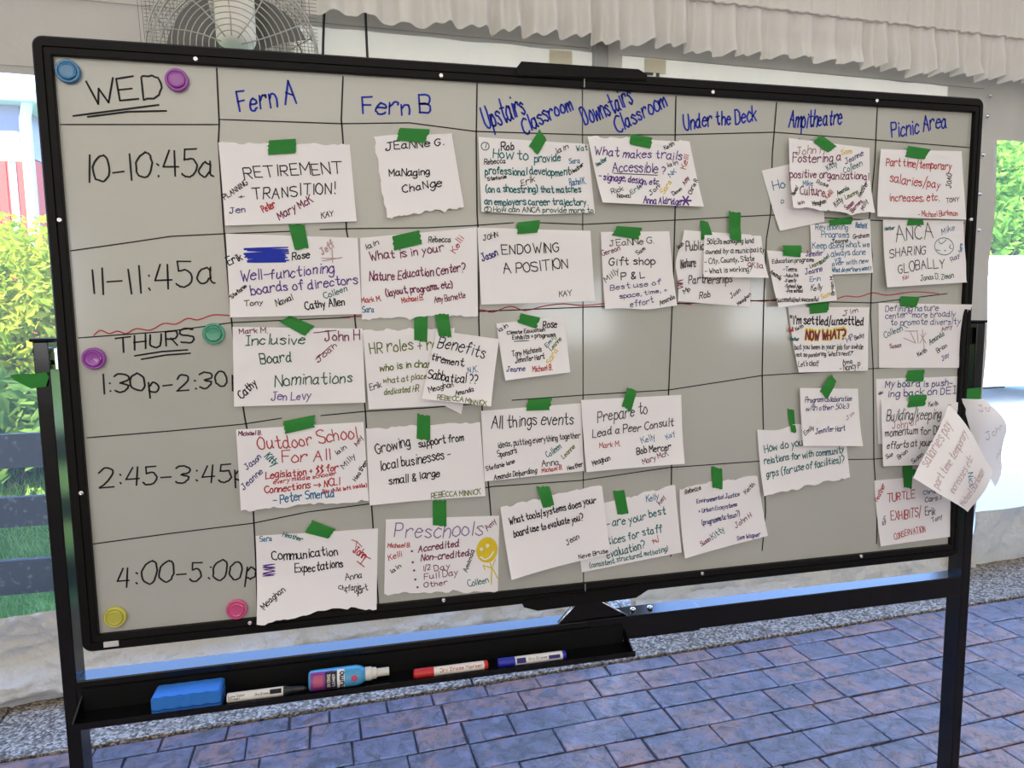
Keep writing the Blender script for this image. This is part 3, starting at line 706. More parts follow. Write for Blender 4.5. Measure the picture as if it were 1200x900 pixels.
marker('dry_erase_marker', 484, 787, 571, 776, WHT, RED, 'red capped marker with a white barrel and red printing', 0, .27, 'r', (('w', 'Dry Erase Marker', .12, .96, .002, .006, .0011),))
marker('dry_erase_marker', 582, 774, 662, 765, WHT, BLU, 'blue capped marker with a white barrel at the right of the tray', 0, .25, 'n',
       (('band', .03, .22, -.001, .009), ('w', 'Dry Erase', .28, .66, .003, .004), ('band', .70, .94, .000, .007)))
# spray bottle lying on its side
bx0, bx1 = tray_x(362, 800), tray_x(456, 787); y = -.032; r = .0205; z = TZ+r*.86
sp_ = empty('spray_bottle', (bx0, y, TZ), 'light blue cleaner spray bottle with white nozzle lying in the tray', 'bottle')
L_ = bx1-bx0; bl = L_*.70
SB = mat('bottle_blue', (.06, .30, .52), .3)
bm = bmesh.new(); lathe(bm, [(r*.8, bx0), (r*.98, bx0+.003), (r, bx0+.008), (r, bx0+bl-.016), (r*.9, bx0+bl-.008), (r*.62, bx0+bl)], 32, 'x', (0, y, z))
for v_ in bm.verts: v_.co.z = z+(v_.co.z-z)*.86
adopt(obj('bottle_body', bm, SB, smooth=False), sp_)
bm = bmesh.new(); lathe(bm, [(r*.60, bx0+bl), (r*.60, bx0+bl+.011), (r*.52, bx0+bl+.012), (r*.50, bx0+bl+.02), (r*.36, bx0+bl+.021), (r*.36, bx1)], 24, 'x', (0, y, z)); adopt(obj('nozzle', bm, mat('nozzle_white', (.62, .60, .54), .5)), sp_)
def wrapb(xa, s, off=.0004):
    a = s/r; return (xa, y-(r+off)*cos(a), z+(r+off)*.86*sin(a))
def bottle_label(name, x0, x1, s0, s1, M, off):
    V, F = [], []; n_ = 10
    for k in range(n_+1): s = s0+(s1-s0)*k/n_; V += [wrapb(x0, s, off), wrapb(x1, s, off)]
    for k in range(n_): F.append((2*k, 2*k+1, 2*k+3, 2*k+2))
    return adopt(pyobj(name, V, F, M), sp_)
bottle_label('label_band', bx0+.004, bx0+bl*.43, -.015, .028, mat('label_magenta', (.22, .03, .22), .4), .0004)
bottle_label('label_band', bx0+.009, bx0+bl*.25, -.003, .020, mat('label_rose', (.40, .07, .14), .4), .0007)
bottle_label('label_band', bx0+bl*.29, bx0+bl*.50, -.012, .025, mat('label_black', (.01, .01, .012), .4), .0006)
bottle_label('label_band', bx0+bl*.50, bx0+bl*.63, -.015, .028, mat('label_white', (.7, .7, .7), .4), .0005)
def bword(txt, xa, xb, s0, s1, M, wd, rot=True):
    # letters read towards the nozzle's side: x of the letter runs up the bottle, like the print in the photograph
    V, F = [], []; tot = sum(GC[c_][1]+1.7 if c_ != ' ' else 3 for c_ in txt)-1.7; k1 = (s1-s0)/tot; cur = 0; hh = (xb-xa)/8
    for ch in txt:
        if ch == ' ': cur += 3; continue
        for pts in GC[ch][0]:
            for p, q in zip(pts, pts[1:]):
                A_ = (xb-p[1]*hh, s0+(cur+p[0])*k1); D_ = (xb-q[1]*hh, s0+(cur+q[0])*k1)
                dx, dy = D_[0]-A_[0], D_[1]-A_[1]; l = hypot(dx, dy) or 1; ox, oy = -dy/l*wd/2, dx/l*wd/2; b_ = len(V)
                V.extend([wrapb(A_[0]+ox, A_[1]+oy, .0010), wrapb(D_[0]+ox, D_[1]+oy, .0010), wrapb(D_[0]-ox, D_[1]-oy, .0010), wrapb(A_[0]-ox, A_[1]-oy, .0010)]); F.append((b_, b_+1, b_+2, b_+3))
        cur += GC[ch][1]+1.7
    adopt(pyobj('print', V, F, M), sp_)
bword('mumo', bx0+bl*.51, bx0+bl*.62, -.013, .022, INK['k'], .0022)
PW = mat('print_white', (.7, .65, .68), .5)
bword('DRY ERASE', bx0+bl*.33, bx0+bl*.38, -.006, .020, PW, .0007); bword('CLEANER', bx0+bl*.42, bx0+bl*.46, -.006, .018, PW, .0007)
V, F = [], []
for k in range(5):
    a = 2*pi*k/5; cx_, cs = bx0+bl*.80+.0035*cos(a), .006+.0035*sin(a); b_ = len(V)
    for j in range(8): V.append(wrapb(cx_+.003*cos(j*pi/4), cs+.003*sin(j*pi/4), .0008))
    F.append(tuple(range(b_, b_+8)))
adopt(pyobj('flower_print', V, F, mat('print_flower', (.45, .03, .10), .5)), sp_)

# ------------------------------------------------------------------ magnets
for (u, v, c_, nm, wh) in ((81, 85, (.01, .20, .42), 'blue', 'in the top left corner of the board'), (208, 95, (.32, .03, .38), 'purple', 'to the right of the word WED'), (251, 391, (.05, .36, .22), 'green', 'to the right of the word THURS'),
                   (111, 420, (.25, .02, .30), 'purple', 'below the word THURS near the left frame'), (136, 722, (.62, .58, .08), 'yellow', 'in the bottom left corner of the board'), (278, 713, (.75, .10, .28), 'pink', 'below the afternoon time of 4:00')):
    p = B(u, v); r = .0185
    M_ = mat('magnet_'+nm, c_, .22, 0, .6, **{'Transmission Weight': .25, 'Coat Weight': .5})
    o = empty('round_magnet', (p.x, 0, p.z), 'round translucent %s magnet %s' % (nm, wh), 'magnet', 'round magnets on the board')
    M2 = mat('magnet_rim_'+nm, tuple(min(1, q*1.35+.06) for q in c_), .2, 0, .6, **{'Transmission Weight': .45})
    bm = bmesh.new(); lathe(bm, [(r*.93, -.0004), (r, -.0015), (r, -.006), (r*.93, -.0078), (r*.80, -.0078), (r*.74, -.0060)], 36, 'y', (p.x, 0, p.z)); adopt(obj('rim', bm, M2, smooth=False), o)
    bm = bmesh.new(); lathe(bm, [(r*.72, -.0062), (r*.70, -.0086), (r*.62, -.0092), (r*.50, -.0086), (.001, -.0084)], 36, 'y', (p.x, 0, p.z)); adopt(obj('disc', bm, M_, smooth=False), o)

# ------------------------------------------------------------------ paper notes
LEV = .0028
class Sheet:
    def __init__(s, px, lev, curl, seed):
        s.c = [Vector((B(*p).x, B(*p).z)) for p in px]; s.lev = lev; s.k = curl; s.seed = seed
    def st(s, x, z):
        a, b_, c_, d_ = s.c; S_, T_ = .5, .5; p = Vector((x, z))
        for _ in range(3):
            q = a*(1-S_)*(1-T_)+b_*S_*(1-T_)+c_*S_*T_+d_*(1-S_)*T_
            ds = (b_-a)*(1-T_)+(c_-d_)*T_; dt = (d_-a)*(1-S_)+(c_-b_)*S_
            r_ = p-q; det = ds.x*dt.y-ds.y*dt.x
            if abs(det) < 1e-9: break
            S_ += (r_.x*dt.y-r_.y*dt.x)/det; T_ += (ds.x*r_.y-ds.y*r_.x)/det
        return S_, T_
    def h(s, S_, T_):
        S_ = max(-.05, min(1.05, S_)); T_ = max(-.05, min(1.05, T_)); k = s.k
        v = s.lev*LEV+.0008
        v += k.get('bl', 0)*max(0, (1-S_)*T_)**3 + k.get('br', 0)*max(0, S_*T_)**3 + k.get('tr', 0)*max(0, S_*(1-T_))**4 + k.get('tl', 0)*max(0, (1-S_)*(1-T_))**4
        v += k.get('b', .004)*max(0, T_)**2.2 + k.get('r', 0)*max(0, S_)**3 + k.get('l', 0)*max(0, 1-S_)**3
        if 'fold' in k: v += .009*math.exp(-((S_-k['fold'])/.20)**2)*(.4+.6*T_)
        if 'foldh' in k: v += .005*(1-min(1, abs(T_-k['foldh'])*2.4))
        v += .0009*(noise.noise((S_*2.6, T_*2.3, s.seed))+.5) + .0004*noise.noise((S_*7, T_*6, s.seed+3))
        return v
    def g(s, x, z): return s.h(*s.st(x, z))
def note(label, px, tx, tapes, lev=0, curl={}, torn='', seed=None, extra=None, bulge=None):
    seed = seed or (px[0][0]*.37+px[0][1]*.11)
    sh = Sheet(px, lev, curl, seed); c = sum(sh.c, Vector((0, 0)))/4
    root = empty('paper_note', (c.x, 0, c.y), label, 'paper note', 'paper notes taped to the board')
    NX, NZ = 32, 26; vs, fs = [], []; a, b_, c_, d_ = sh.c
    for j in range(NZ+1):
        for i in range(NX+1):
            S_, T_ = i/NX, j/NZ
            p = a*(1-S_)*(1-T_)+b_*S_*(1-T_)+c_*S_*T_+d_*(1-S_)*T_
            J = lambda q, m_: m_*(noise.noise((q*9, seed, 1))+.6*noise.noise((q*26, seed, 2)))
            if 'T' in torn: p.y += J(S_, .0050)*(1-T_)**6
            if 'B' in torn: p.y += J(S_+5, .0065)*T_**6
            if 'L' in torn: p.x += J(T_+9, .0035)*(1-S_)**6
            if 'R' in torn: p.x += J(T_+13, .0035)*S_**6
            if bulge:
                for (sd, pos, wd_, am) in bulge:       # side, position, width, amount (m)
                    if sd == 'B': p.y -= am*math.exp(-((S_-pos)/wd_)**2)*T_**4
                    if sd == 'T': p.y += am*math.exp(-((S_-pos)/wd_)**2)*(1-T_)**4
                    if sd == 'L': p.x -= am*math.exp(-((T_-pos)/wd_)**2)*(1-S_)**4
                    if sd == 'R': p.x += am*math.exp(-((T_-pos)/wd_)**2)*S_**4
            vs.append((p.x, -sh.h(S_, T_), p.y))
    for j in range(NZ):
        for i in range(NX):
            q = j*(NX+1)+i; fs.append((q, q+NX+1, q+NX+2, q+1))
    adopt(pyobj('sheet', vs, fs, PAPER, smooth=True), root)
    k_ = Ink(sh.g)
    for t in tx:
        txt, x0, y0, x1, y1, h, col = t[:7]; k_.text(txt, x0, y0, x1, y1, h, col, t[7] if len(t) > 7 else None, jit=1.1)
    if extra: extra(k_)
    k_.build(root)
    for q in tapes: tape(q, root, sh, lev)
    return root
def tape(q, root, sh, lev, y_out=None):
    P = [Vector((B(*p).x, B(*p).z)) for p in q]; a, b_, c_, d_ = P
    horiz = (b_-a).length+(c_-d_).length > (d_-a).length+(c_-b_).length
    R = random.Random(str(q)); NN = 8; vs, fs = [], []
    e0 = [R.uniform(-.0016, .0016) for _ in range(NN+1)]; e1 = [R.uniform(-.0016, .0016) for _ in range(NN+1)]
    for j in range(NN+1):
        for i in range(NN+1):
            S_, T_ = i/NN, j/NN
            p = a*(1-S_)*(1-T_)+b_*S_*(1-T_)+c_*S_*T_+d_*(1-S_)*T_
            if horiz:
                if i == 0: p.x += e0[j]
                if i == NN: p.x += e1[j]
            else:
                if j == 0: p.y += e0[i]
                if j == NN: p.y += e1[i]
            s1, t1 = sh.st(p.x, p.y)
            ins = max(0, min(1, (t1+.16)/.12))
            y = sh.h(s1, max(t1, 0))+.0016 if ins > 0 else 0
            y = ins*y+(1-ins)*(.0012+max(0, lev-1)*LEV)
            vs.append((p.x, -y-.0004*R.random(), p.y))
    for j in range(NN):
        for i in range(NN):
            k = j*(NN+1)+i; fs.append((k, k+NN+1, k+NN+2, k+1))
    o = adopt(pyobj('tape_strip', vs, fs, TAPE, smooth=True), root)
    o['label'] = 'torn strip of green masking tape'
def scrib(x0, y0, x1, y1, n_, col, wd=.0022, lay=0, seed=1):
    def f(k):
        R = random.Random(seed); pts = []
        for i in range(n_):
            t = i/(n_-1); y = y0+(y1-y0)*t
            pts += [(x0+R.uniform(-3, 3)*(x1-x0)/50, y+R.uniform(-1, 1)), (x1+R.uniform(-3, 3)*(x1-x0)/50, y+R.uniform(-1.4, 1))]
        k.curve(pts, wd, col, lay)
    return f
def bars(col, *ls):
    def f(k):
        for l in ls: k.line(l, .0017, col)
    return f
def multi(*fs):
    def f(k):
        for q in fs: q(k)
    return f

note('note reading RETIREMENT TRANSITION! below the first column heading', [(256,167),(410,170),(418,260),(265,265)],
 [('RETIREMENT',287,209,400,203,13,'k'),('TRANSITION!',297,234,393,227,13,'k'),('PLANNING',264,234,291,217,6,'k'),('+',280,234,287,233,6,'k'),('Jen',270,251,288,249,7,'n'),('Peter',309,249,323,243,8,'r'),('Mary McK',328,258,367,237,9,'m'),('KAY',377,256,391,254,6,'k')],
 [[(315,165),(347,163),(347,180),(314,182)]], 0, {'bl': .004, 'b': .003, 'br': .006}, 'T')
note('small torn note reading Managing Change', [(438,161),(529,157),(543,243),(453,256)],
 [('JEaNNe G.',452,177,520,170,9,'k'),('MaNaging',456,207,503,205,8,'k'),('ChaNge',472,226,517,219,9,'k')],
 [[(469,150),(504,152),(498,168),(464,165)]], 0, {'bl': .006, 'b': .005, 'r': .003}, 'BL', bulge=[('T', .3, .3, .003)])
note('note reading Well-functioning boards of directors with a blue scribbled-out patch', [(265,274),(419,279),(424,368),(271,372)],
 [('Erik',269,311,285,304,9,'k'),('Rose',343,305,363,303,8,'k'),('Jeff',378,299,392,289,8,'h'),('Well-functioning',283,330,391,320,12,'p'),('boards of directors',295,345,419,333,11,'p'),('Stefanie',273,350,290,336,4,'k'),('Tony',287,359,309,357,6,'k'),('Nawal',325,359,344,351,7,'k'),('Cathy Allen',359,363,404,357,9,'k'),('Colleen',381,350,407,341,7,'t')],
 [[(338,263),(357,264),(362,290),(346,294)]], 1, {'b': .004, 'bl': .003}, '', extra=multi(scrib(289, 291, 336, 307, 13, 'i', .0026), bars('h', [(378,306),(401,302)], [(389,290),(390,308)], [(377,303),(398,303)])))
note('note reading Inclusive Board Nominations, beside the green magnet', [(273,383),(425,385),(428,471),(275,476)],
 [('Mark M.',281,391,314,390,6,'m'),('|nclusive',287,405,357,402,11,'e'),('Board',306,426,342,424,12,'e'),('Nominations',323,453,413,447,13,'e'),('Jen Levy',318,469,364,467,9,'v'),('Cathy',284,467,302,450,9,'k'),('John H',381,400,421,398,11,'m'),('Joan',373,425,395,406,6,'m')],
 [[(327,377),(341,370),(369,382),(358,394)]], 1, {'b': .003, 'br': .004}, '', extra=bars('m', [(368,390),(394,387)], [(370,421),(389,404)]))
note('note reading Outdoor School For All in red marker', [(277,503),(426,494),(432,585),(283,597)],
 [('Outdoor School',304,528,419,514,15,'r'),('For All',331,542,387,537,13,'r'),('Legislation + $$ for',312,561,396,550,8,'r'),('every middle schooler',321,566,394,556,5,'r'),('Connections -> NCLI',311,577,398,567,8,'r'),('(No child left inside)',378,577,430,569,4,'r'),('- Peter Smerud',321,589,392,580,10,'l'),('Michael B.',280,510,307,509,5,'m'),('Jason',290,550,307,536,7,'n'),('Jeanne',286,573,309,553,7,'n'),('Kitty',310,535,322,545,8,'t'),('Iain',395,533,406,525,5,'k'),('Milly',403,549,417,534,6,'k'),('Heather',417,563,431,541,5,'k'),('Amy',419,523,425,512,5,'m')],
 [[(333,493),(369,486),(369,500),(334,508)]], 1, {'b': .004, 'br': .004}, 'B')
note('creased note reading Communication Expectations hanging over the lower frame', [(300,627),(443,619),(441,711),(303,725)],
 [('Communication',320,656,396,649,10,'k'),('Expectations',346,669,402,663,9,'k'),('Sara',305,634,319,633,6,'l'),('Heather',331,628,354,633,5,'t'),('John',413,646,426,655,9,'r'),('H',427,663,434,654,11,'r'),('Meaghan',311,710,335,690,7,'k'),('Anna',405,678,424,676,7,'k'),('Stefanie',397,692,423,688,7,'k'),('Zwygart',405,698,431,690,7,'k')],
 [[(366,609),(393,619),(385,630),(358,623)]], 0, {'fold': .5, 'b': .012, 'bl': .012, 'tl': .004}, 'B', extra=multi(scrib(309, 661, 322, 674, 7, 'p', .0016), bars('r', [(412,632),(418,634),(424,640)], [(418,634),(416,648)])), bulge=[('B', .55, .22, -.012), ('B', .75, .12, -.006)])
note('note asking What is in your Nature Education Center?', [(422,279),(558,267),(559,370),(424,374)],
 [('What is in your',434,306,520,295,10,'m'),('Nature Education Center?',433,330,544,319,10,'m'),('(layout, programs, etc)',452,347,530,337,8,'m'),('Mark M.',424,355,447,352,6,'r'),('Michael B.',471,355,496,351,6,'r'),('Amy Barnette',509,355,545,349,7,'m'),('Sara',425,367,438,365,7,'l'),('Iain',429,292,444,287,6,'k'),('Rebecca',502,285,528,283,7,'k'),('Kelli',533,297,543,280,7,'r')],
 [[(460,277),(491,270),(494,286),(461,294)]], 0, {'b': .004, 'r': .005}, 'B')
note('white sheet showing only a blank corner behind the Benefits note', [(500,400),(558,396),(540,485),(495,462)], [], [], 1, {'b': .002})
note('note in olive ink about HR roles, partly covered by the Benefits note', [(425,387),(532,384),(530,474),(432,479)],
 [('HR roles + re',434,414,512,408,13,'o'),('who is in char',445,434,505,429,8,'o'),('what at place',449,449,500,443,7,'o'),('dedicated HR',450,462,490,458,7,'o'),('Erik',434,457,447,453,7,'k')],
 [[(485,369),(501,371),(500,401),(485,399)]], 2, {'b': .002}, 'T')
note('tilted note reading Benefits, retirement and Sabbatical ??', [(511,387),(583,397),(572,474),(493,466)],
 [('Benefits',511,407,566,418,14,'k'),('tirement,',504,421,542,429,8,'k'),('N.K.',547,436,558,434,6,'l'),('Sabbatical ??',500,443,557,449,10,'k'),('Meaghan',502,458,530,452,6,'k'),('Amanda',532,462,553,457,5,'k'),('REBECCA MINNICK',511,466,567,473,5,'o')],
 [[(509,368),(525,368),(528,395),(513,393)]], 4, {'b': .008, 'br': .006, 'r': .003})
note('note reading Growing support from local businesses small & large', [(429,502),(562,494),(568,580),(433,590)],
 [('Growing',441,531,481,523,12,'k'),('support from',491,524,543,515,9,'k'),('local businesses -',446,551,528,536,11,'k'),('small & large',456,567,515,558,9,'k'),('REBECCA MINNICK',505,583,562,578,6,'o')],
 [[(489,485),(504,487),(504,515),(488,514)]], 0, {'b': .003, 'bl': .010, 'r': .005}, 'T')
def smiley(k):
    k.disc(570.5, 644, 12.5, 'y', 1, 15)
    for u, v in ((564, 643), (571, 639)): k.disc(u, v, 1.9, 'w', 2, 2.1)
    k.curve([(563,652),(568,655),(574,652),(578,646)], .0028, 'w', 2)
    k.line([(574,659),(576,666),(580,655)], .0022, 'y', 1); k.line([(576,665),(566,662),(568,667)], .0022, 'y', 1); k.line([(576,665),(575,684)], .0022, 'y', 1); k.line([(577,666),(583,677)], .0024, 'y', 1)
    for v, u in ((645, 482.5), (658, 483.5), (667.5, 485), (678, 486.5), (687, 489)): k.disc(u, v, 1.3, 'm')
INK['w'] = mat('ink_gap', (.78, .77, .74), .6)
note('note listing Preschools with a yellow smiley stick figure', [(452,608),(585,604),(583,692),(450,694)],
 [('Preschools',462,630,564,627,17,'v'),('Accredited',490,646,537,640,8,'m'),('Non-credited',493,657,549,651,8,'m'),('1/2',496,668,504,667,6,'m'),('Day',509,668,527,665,7,'m'),('Full Day',497,678,536,673,7,'m'),('Other',497,688,524,683,6,'m'),('Michael B.',454,641,481,640,5,'r'),('Kelli',456,656,471,651,7,'r'),('Iain',459,671,470,663,5,'k'),('Amy',571,622,582,611,6,'m'),('Amanda',547,670,556,645,5,'k'),('Colleen',549,687,572,681,7,'t')],
 [[(507,586),(523,586),(523,616),(507,615)]], 0, {'b': .003, 'l': .003}, 'B', extra=smiley)
def circ(u, v, r_, col, ry=None, wd=.0016):
    return lambda k: k.curve([(u+r_*cos(i*pi/6), v+(ry or r_)*sin(i*pi/6)) for i in range(13)], wd, col)
note('note in teal asking How to provide professional development', [(560,161),(689,169),(696,250),(563,249)],
 [('1',567,174,569,174,5,'e'),('Rob',587,177,602,176,9,'k'),('How to',577,186,618,188,11,'t'),('provide',626,190,657,189,9,'t'),('Rebecca',567,193,592,192,6,'k'),('professional development',568,205,668,206,9,'t'),('Stefanie',571,213,593,209,4,'k'),('Erik',611,218,626,213,7,'k'),('(on a shoestring) that matches',568,226,680,226,8,'t'),('an employers career trajectory.',567,241,688,241,8,'t'),('2',569,249,571,249,5,'e'),('How can ANCA provide more to',577,249,694,250,6,'e'),('Sara',667,192,679,191,6,'l'),('Heather',670,204,684,194,4,'k'),('Rachel K.',667,217,686,216,7,'l'),('Iain',652,181,666,174,6,'k'),('Wat',675,177,688,176,7,'t')],
 [[(632,152),(640,164),(630,182),(619,172)]], 0, {'b': .005, 'l': .003, 'bl': .003}, '', extra=multi(circ(568, 172, 4.6, 'e'), circ(570.5, 246.5, 4.2, 'e', 3.4)), bulge=[('B', .45, .3, .004)])
def flower(k):
    for i in range(6): k.line([(801,236),(801+6*cos(i*1.05),236+5.5*sin(i*1.05))], .0042, 'p')
    k.line([(717,204),(769,206)], .0016, 'k')
note('note in purple asking What makes trails Accessible?', [(687,161),(807,166),(822,243),(702,239)],
 [('What makes trails',695,183,797,188,10,'p'),('Accessible',716,202,769,203,11,'p'),('?',774,204,778,204,8,'p'),('- signage, design, etc.',699,211,771,218,8,'p'),('Rick',714,228,728,224,5,'k'),('Nawal',720,233,736,233,5,'k'),('Erik',738,229,750,221,5,'t'),('Jon',760,230,771,220,5,'k'),('Sara',776,229,785,214,6,'y'),('Dawn',787,230,797,223,4,'k'),('Anna Aldridge',751,239,795,241,8,'p'),('Kelli',802,199,806,183,6,'r'),('Iain',781,197,793,193,5,'k'),('NK',784,209,791,202,5,'l'),('Heather',698,197,710,188,5,'t'),('Keith',778,176,789,171,5,'k'),('Amy',801,218,806,209,5,'m'),('Chris R',808,229,816,212,5,'k')],
 [[(738,158),(763,162),(761,175),(736,170)]], 1, {'b': .006, 'l': .004, 'bl': .006}, 'T', extra=flower)
note('note reading ENDOWING A POSITION', [(559,267),(690,271),(695,353),(563,357)],
 [('ENDOWING',588,299,654,295,11,'k'),('A POSITION',590,321,664,315,11,'k'),('KAY',654,348,668,346,6,'k'),('JOHN',566,282,583,278,6,'k'),('Jason',565,306,583,299,8,'n')],
 [[(605,261),(632,258),(629,273),(605,275)]], 1, {'b': .004, 'r': .005})
note('note reading Gift shop P & L, best use of space, time and effort', [(703,272),(784,271),(791,358),(707,362)],
 [('JEaNNe G.',714,289,766,285,7,'k'),('Gereon',705,300,726,293,6,'m'),('Sam',747,299,756,292,5,'k'),('Gift shop',713,312,767,309,9,'k'),('P & L',727,329,755,325,8,'k'),('Milly',709,331,725,319,7,'k'),('Best use of',714,341,773,333,6,'n'),('space, time, +',725,350,780,342,5,'n'),('effort',737,360,764,355,7,'n'),('Amanda',772,358,789,349,5,'k')],
 [[(722,265),(752,267),(747,281),(716,276)]], 0, {'b': .005, 'l': .003, 'br': .003}, '', bulge=[('B', .6, .25, .005)])
note('note reading Public Nature Partnerships, partly covered by a smaller note', [(800,270),(880,275),(878,360),(792,353)],
 [('Public',802,294,824,292,10,'g'),('Nature',796,314,814,313,10,'g'),('Partnerships',805,333,857,331,10,'g'),('Rob',818,349,831,348,8,'g'),('Joan',856,350,867,341,5,'k'),('Meaghan',864,358,879,346,4,'k'),('Iain',793,293,799,287,5,'k'),('Mp',800,345,807,340,5,'k')],
 [[(820,258),(829,260),(834,277),(820,281)]], 0, {'b': .003, 'l': .006}, '', extra=scrib(791, 329, 798, 338, 5, 'm', .0012), bulge=[('L', .45, .25, .012)])
note('small card with a list beginning 501c3s managing land owned by a municipality', [(823,276),(889,277),(894,326),(820,325)],
 [('501c3s managing land',826,287,880,285,6,'k'),('owned by a municipality',824,298,892,296,6,'k'),('- City, County, State',822,310,880,306,6,'k'),('- What is working?',822,321,876,318,6,'k'),('OKlla',872,313,889,315,6,'m')],
 [[(852,248),(866,250),(865,284),(852,281)]], 3, {'b': .006, 'br': .005})
note('grey shaded note showing only Ho behind the Fostering note', [(892,200),(962,184),(965,260),(912,271)],
 [('Ho',906,222,920,219,10,'l'),('o',915,239,918,238,6,'l')], [[(931,167),(936,162),(946,168),(943,171)]], 0, {'b': .002, 'bl': .003})
note('crowded note reading Fostering a positive organizational Culture', [(921,163),(1014,175),(1016,250),(922,245)],
 [('Fostering a',925,192,981,190,10,'m'),('John H',929,182,962,181,9,'h'),('positive organizational',921,209,1013,212,9,'m'),('Culture',932,230,961,231,10,'m'),('Sam',982,182,994,181,6,'y'),('Jeanne',987,194,1007,183,6,'n'),('Kitty',966,201,977,195,6,'t'),('Colleen',985,204,1006,196,7,'t'),('Mike',936,220,948,219,6,'l'),('Rose',952,216,965,221,5,'k'),('Nawal',924,231,930,222,5,'k'),('Kelli',964,235,971,227,6,'r'),('Amanda',976,231,990,223,5,'e'),('Leanne',985,235,1000,228,5,'o'),('Heather',1002,233,1012,216,5,'k'),('Iain',928,242,936,240,4,'m'),('Meaghan',946,243,962,239,5,'k'),('Kitty',973,244,982,237,6,'k'),('Susan',985,248,994,240,5,'m'),('Barnes',991,251,1004,238,5,'m'),('Milly',1004,248,1010,237,5,'k')],
 [[(958,159),(976,173),(966,180),(949,168)]], 3, {'b': .007, 'bl': .006, 'br': .007, 'tr': .004}, 'B', bulge=[('B', .6, .3, .004)])
note('note in pale red reading Part time/temporary salaries/pay increases, etc.', [(1028,176),(1124,178),(1128,258),(1021,255)],
 [('Part time/temporary',1034,195,1111,200,9,'r'),('salaries/pay',1038,214,1098,222,10,'r'),('increases, etc.',1037,237,1097,236,9,'r'),('- Michael Burkman',1071,255,1118,253,6,'r'),('JOAO',1111,221,1112,205,7,'k'),('TONY',1105,238,1120,237,5,'k')],
 [[(1060,172),(1087,176),(1079,188),(1057,185)]], 2, {'b': .003, 'l': .004, 'bl': .004})
def globe(k):
    circ(1104, 289, 11, 't', 10)(k); k.curve([(1098,282),(1100,286),(1104,284),(1107,281)], .0015, 't'); k.curve([(1112,287),(1110,290),(1113,292)], .0015, 't'); k.line([(1095,293),(1099,294)], .0015, 't'); k.disc(1105, 294, .8, 't')
note('note reading SHARING GLOBALLY beside a small drawn globe', [(1031,258),(1127,259),(1130,331),(1032,337)],
 [('ANCA',1047,285,1091,279,17,'g'),('SHARiNG',1038,302,1082,298,10,'g'),('GLOBALLY',1048,320,1104,313,11,'g'),('Mike',1102,275,1117,270,7,'l'),('Heather',1033,271,1045,269,4,'t'),('Kai',1053,329,1060,326,5,'r'),('Jonas D. Zimon',1074,329,1113,326,6,'e'),('Ray',1112,307,1122,301,5,'n'),('Sara',1124,296,1125,286,4,'l')],
 [[(1062,257),(1079,258),(1080,264),(1059,265)]], 1, {'b': .006, 'l': .005, 'bl': .004}, '', extra=globe)
note('note in blue reading Revisioning Programs, doing what we always done', [(948,264),(1018,257),(1020,320),(950,323)],
 [('Revisioning',954,269,992,270,7,'l'),('Programs',961,278,993,279,7,'l'),('Keep doing what we',951,292,1017,289,7,'l'),('always done',972,301,1012,298,7,'l'),('vs',976,307,983,306,5,'l'),('over with new',973,312,1015,308,6,'l'),('What do partners want?',973,319,1018,317,5,'l'),('Rachel K',1001,267,1014,268,6,'l'),('Graham',998,280,1016,278,5,'k'),('Jeanne',973,286,992,284,5,'k')],
 [[(970,258),(997,254),(996,263),(970,265)]], 1, {'b': .002, 'br': .003})
note('note titled Education programs with a dashed list of age groups', [(895,294),(969,299),(976,352),(905,360)],
 [('Education programs',901,309,950,307,5,'k'),('-Teens',914,318,930,318,5,'k'),('-Adults',914,325,931,325,4,'k'),('-Family',915,331,929,331,4,'k'),('-School Age',915,337,935,338,4,'k'),('-Pre school',916,343,936,343,4,'k'),('Successful/not successful',904,354,954,353,5,'k'),('Jennifer',941,301,960,300,6,'p'),('Leanne',946,315,959,309,5,'o'),('Rachel',959,311,968,301,5,'e'),('Jeanne',940,322,960,318,6,'n'),('Erin',945,330,957,329,5,'l'),('Kelly',946,341,959,340,7,'k'),('Sam',958,350,968,346,5,'y'),('Brian M.',973,346,972,323,4,'k'),('Amanda',898,320,910,329,5,'k')],
 [[(914,288),(937,288),(934,302),(913,300)]], 3, {'b': .004, 'bl': .006, 'l': .002}, '', bulge=[('R', .2, .2, -.004)])
nowhat = lambda k: (k.text('NOW WHAT?',942,398,988,397,11,'y',.0075,0), k.text('NOW WHAT?',942,398,988,397,10,'m',.0040,1))
note('note reading I\'m settled/unsettled NOW WHAT? outlined in yellow', [(922,360),(1017,360),(1014,434),(932,436)],
 [('"I\'m settled/unsettled',925,380,1010,381,10,'k',.0028),('but you been in your job for awhile',929,409,1009,409,6,'k'),('not so pondering "what\'s next?"',930,418,997,416,5,'k'),('Let\'s chat!',932,429,956,428,6,'k'),('Anna',985,427,996,425,5,'k'),('- Nancy P.',981,434,1007,431,7,'k'),('Jim',986,370,1004,365,6,'m'),('HP',991,401,998,396,6,'n'),('Becky',1000,398,1011,394,5,'k'),('Keith',931,388,940,383,4,'k'),('Kelli',923,389,928,388,5,'r'),('Heather',924,399,934,399,4,'t')],
 [[(946,356),(970,353),(968,366),(947,368)]], 1, {'b': .004, 'bl': .004}, '', extra=nowhat)
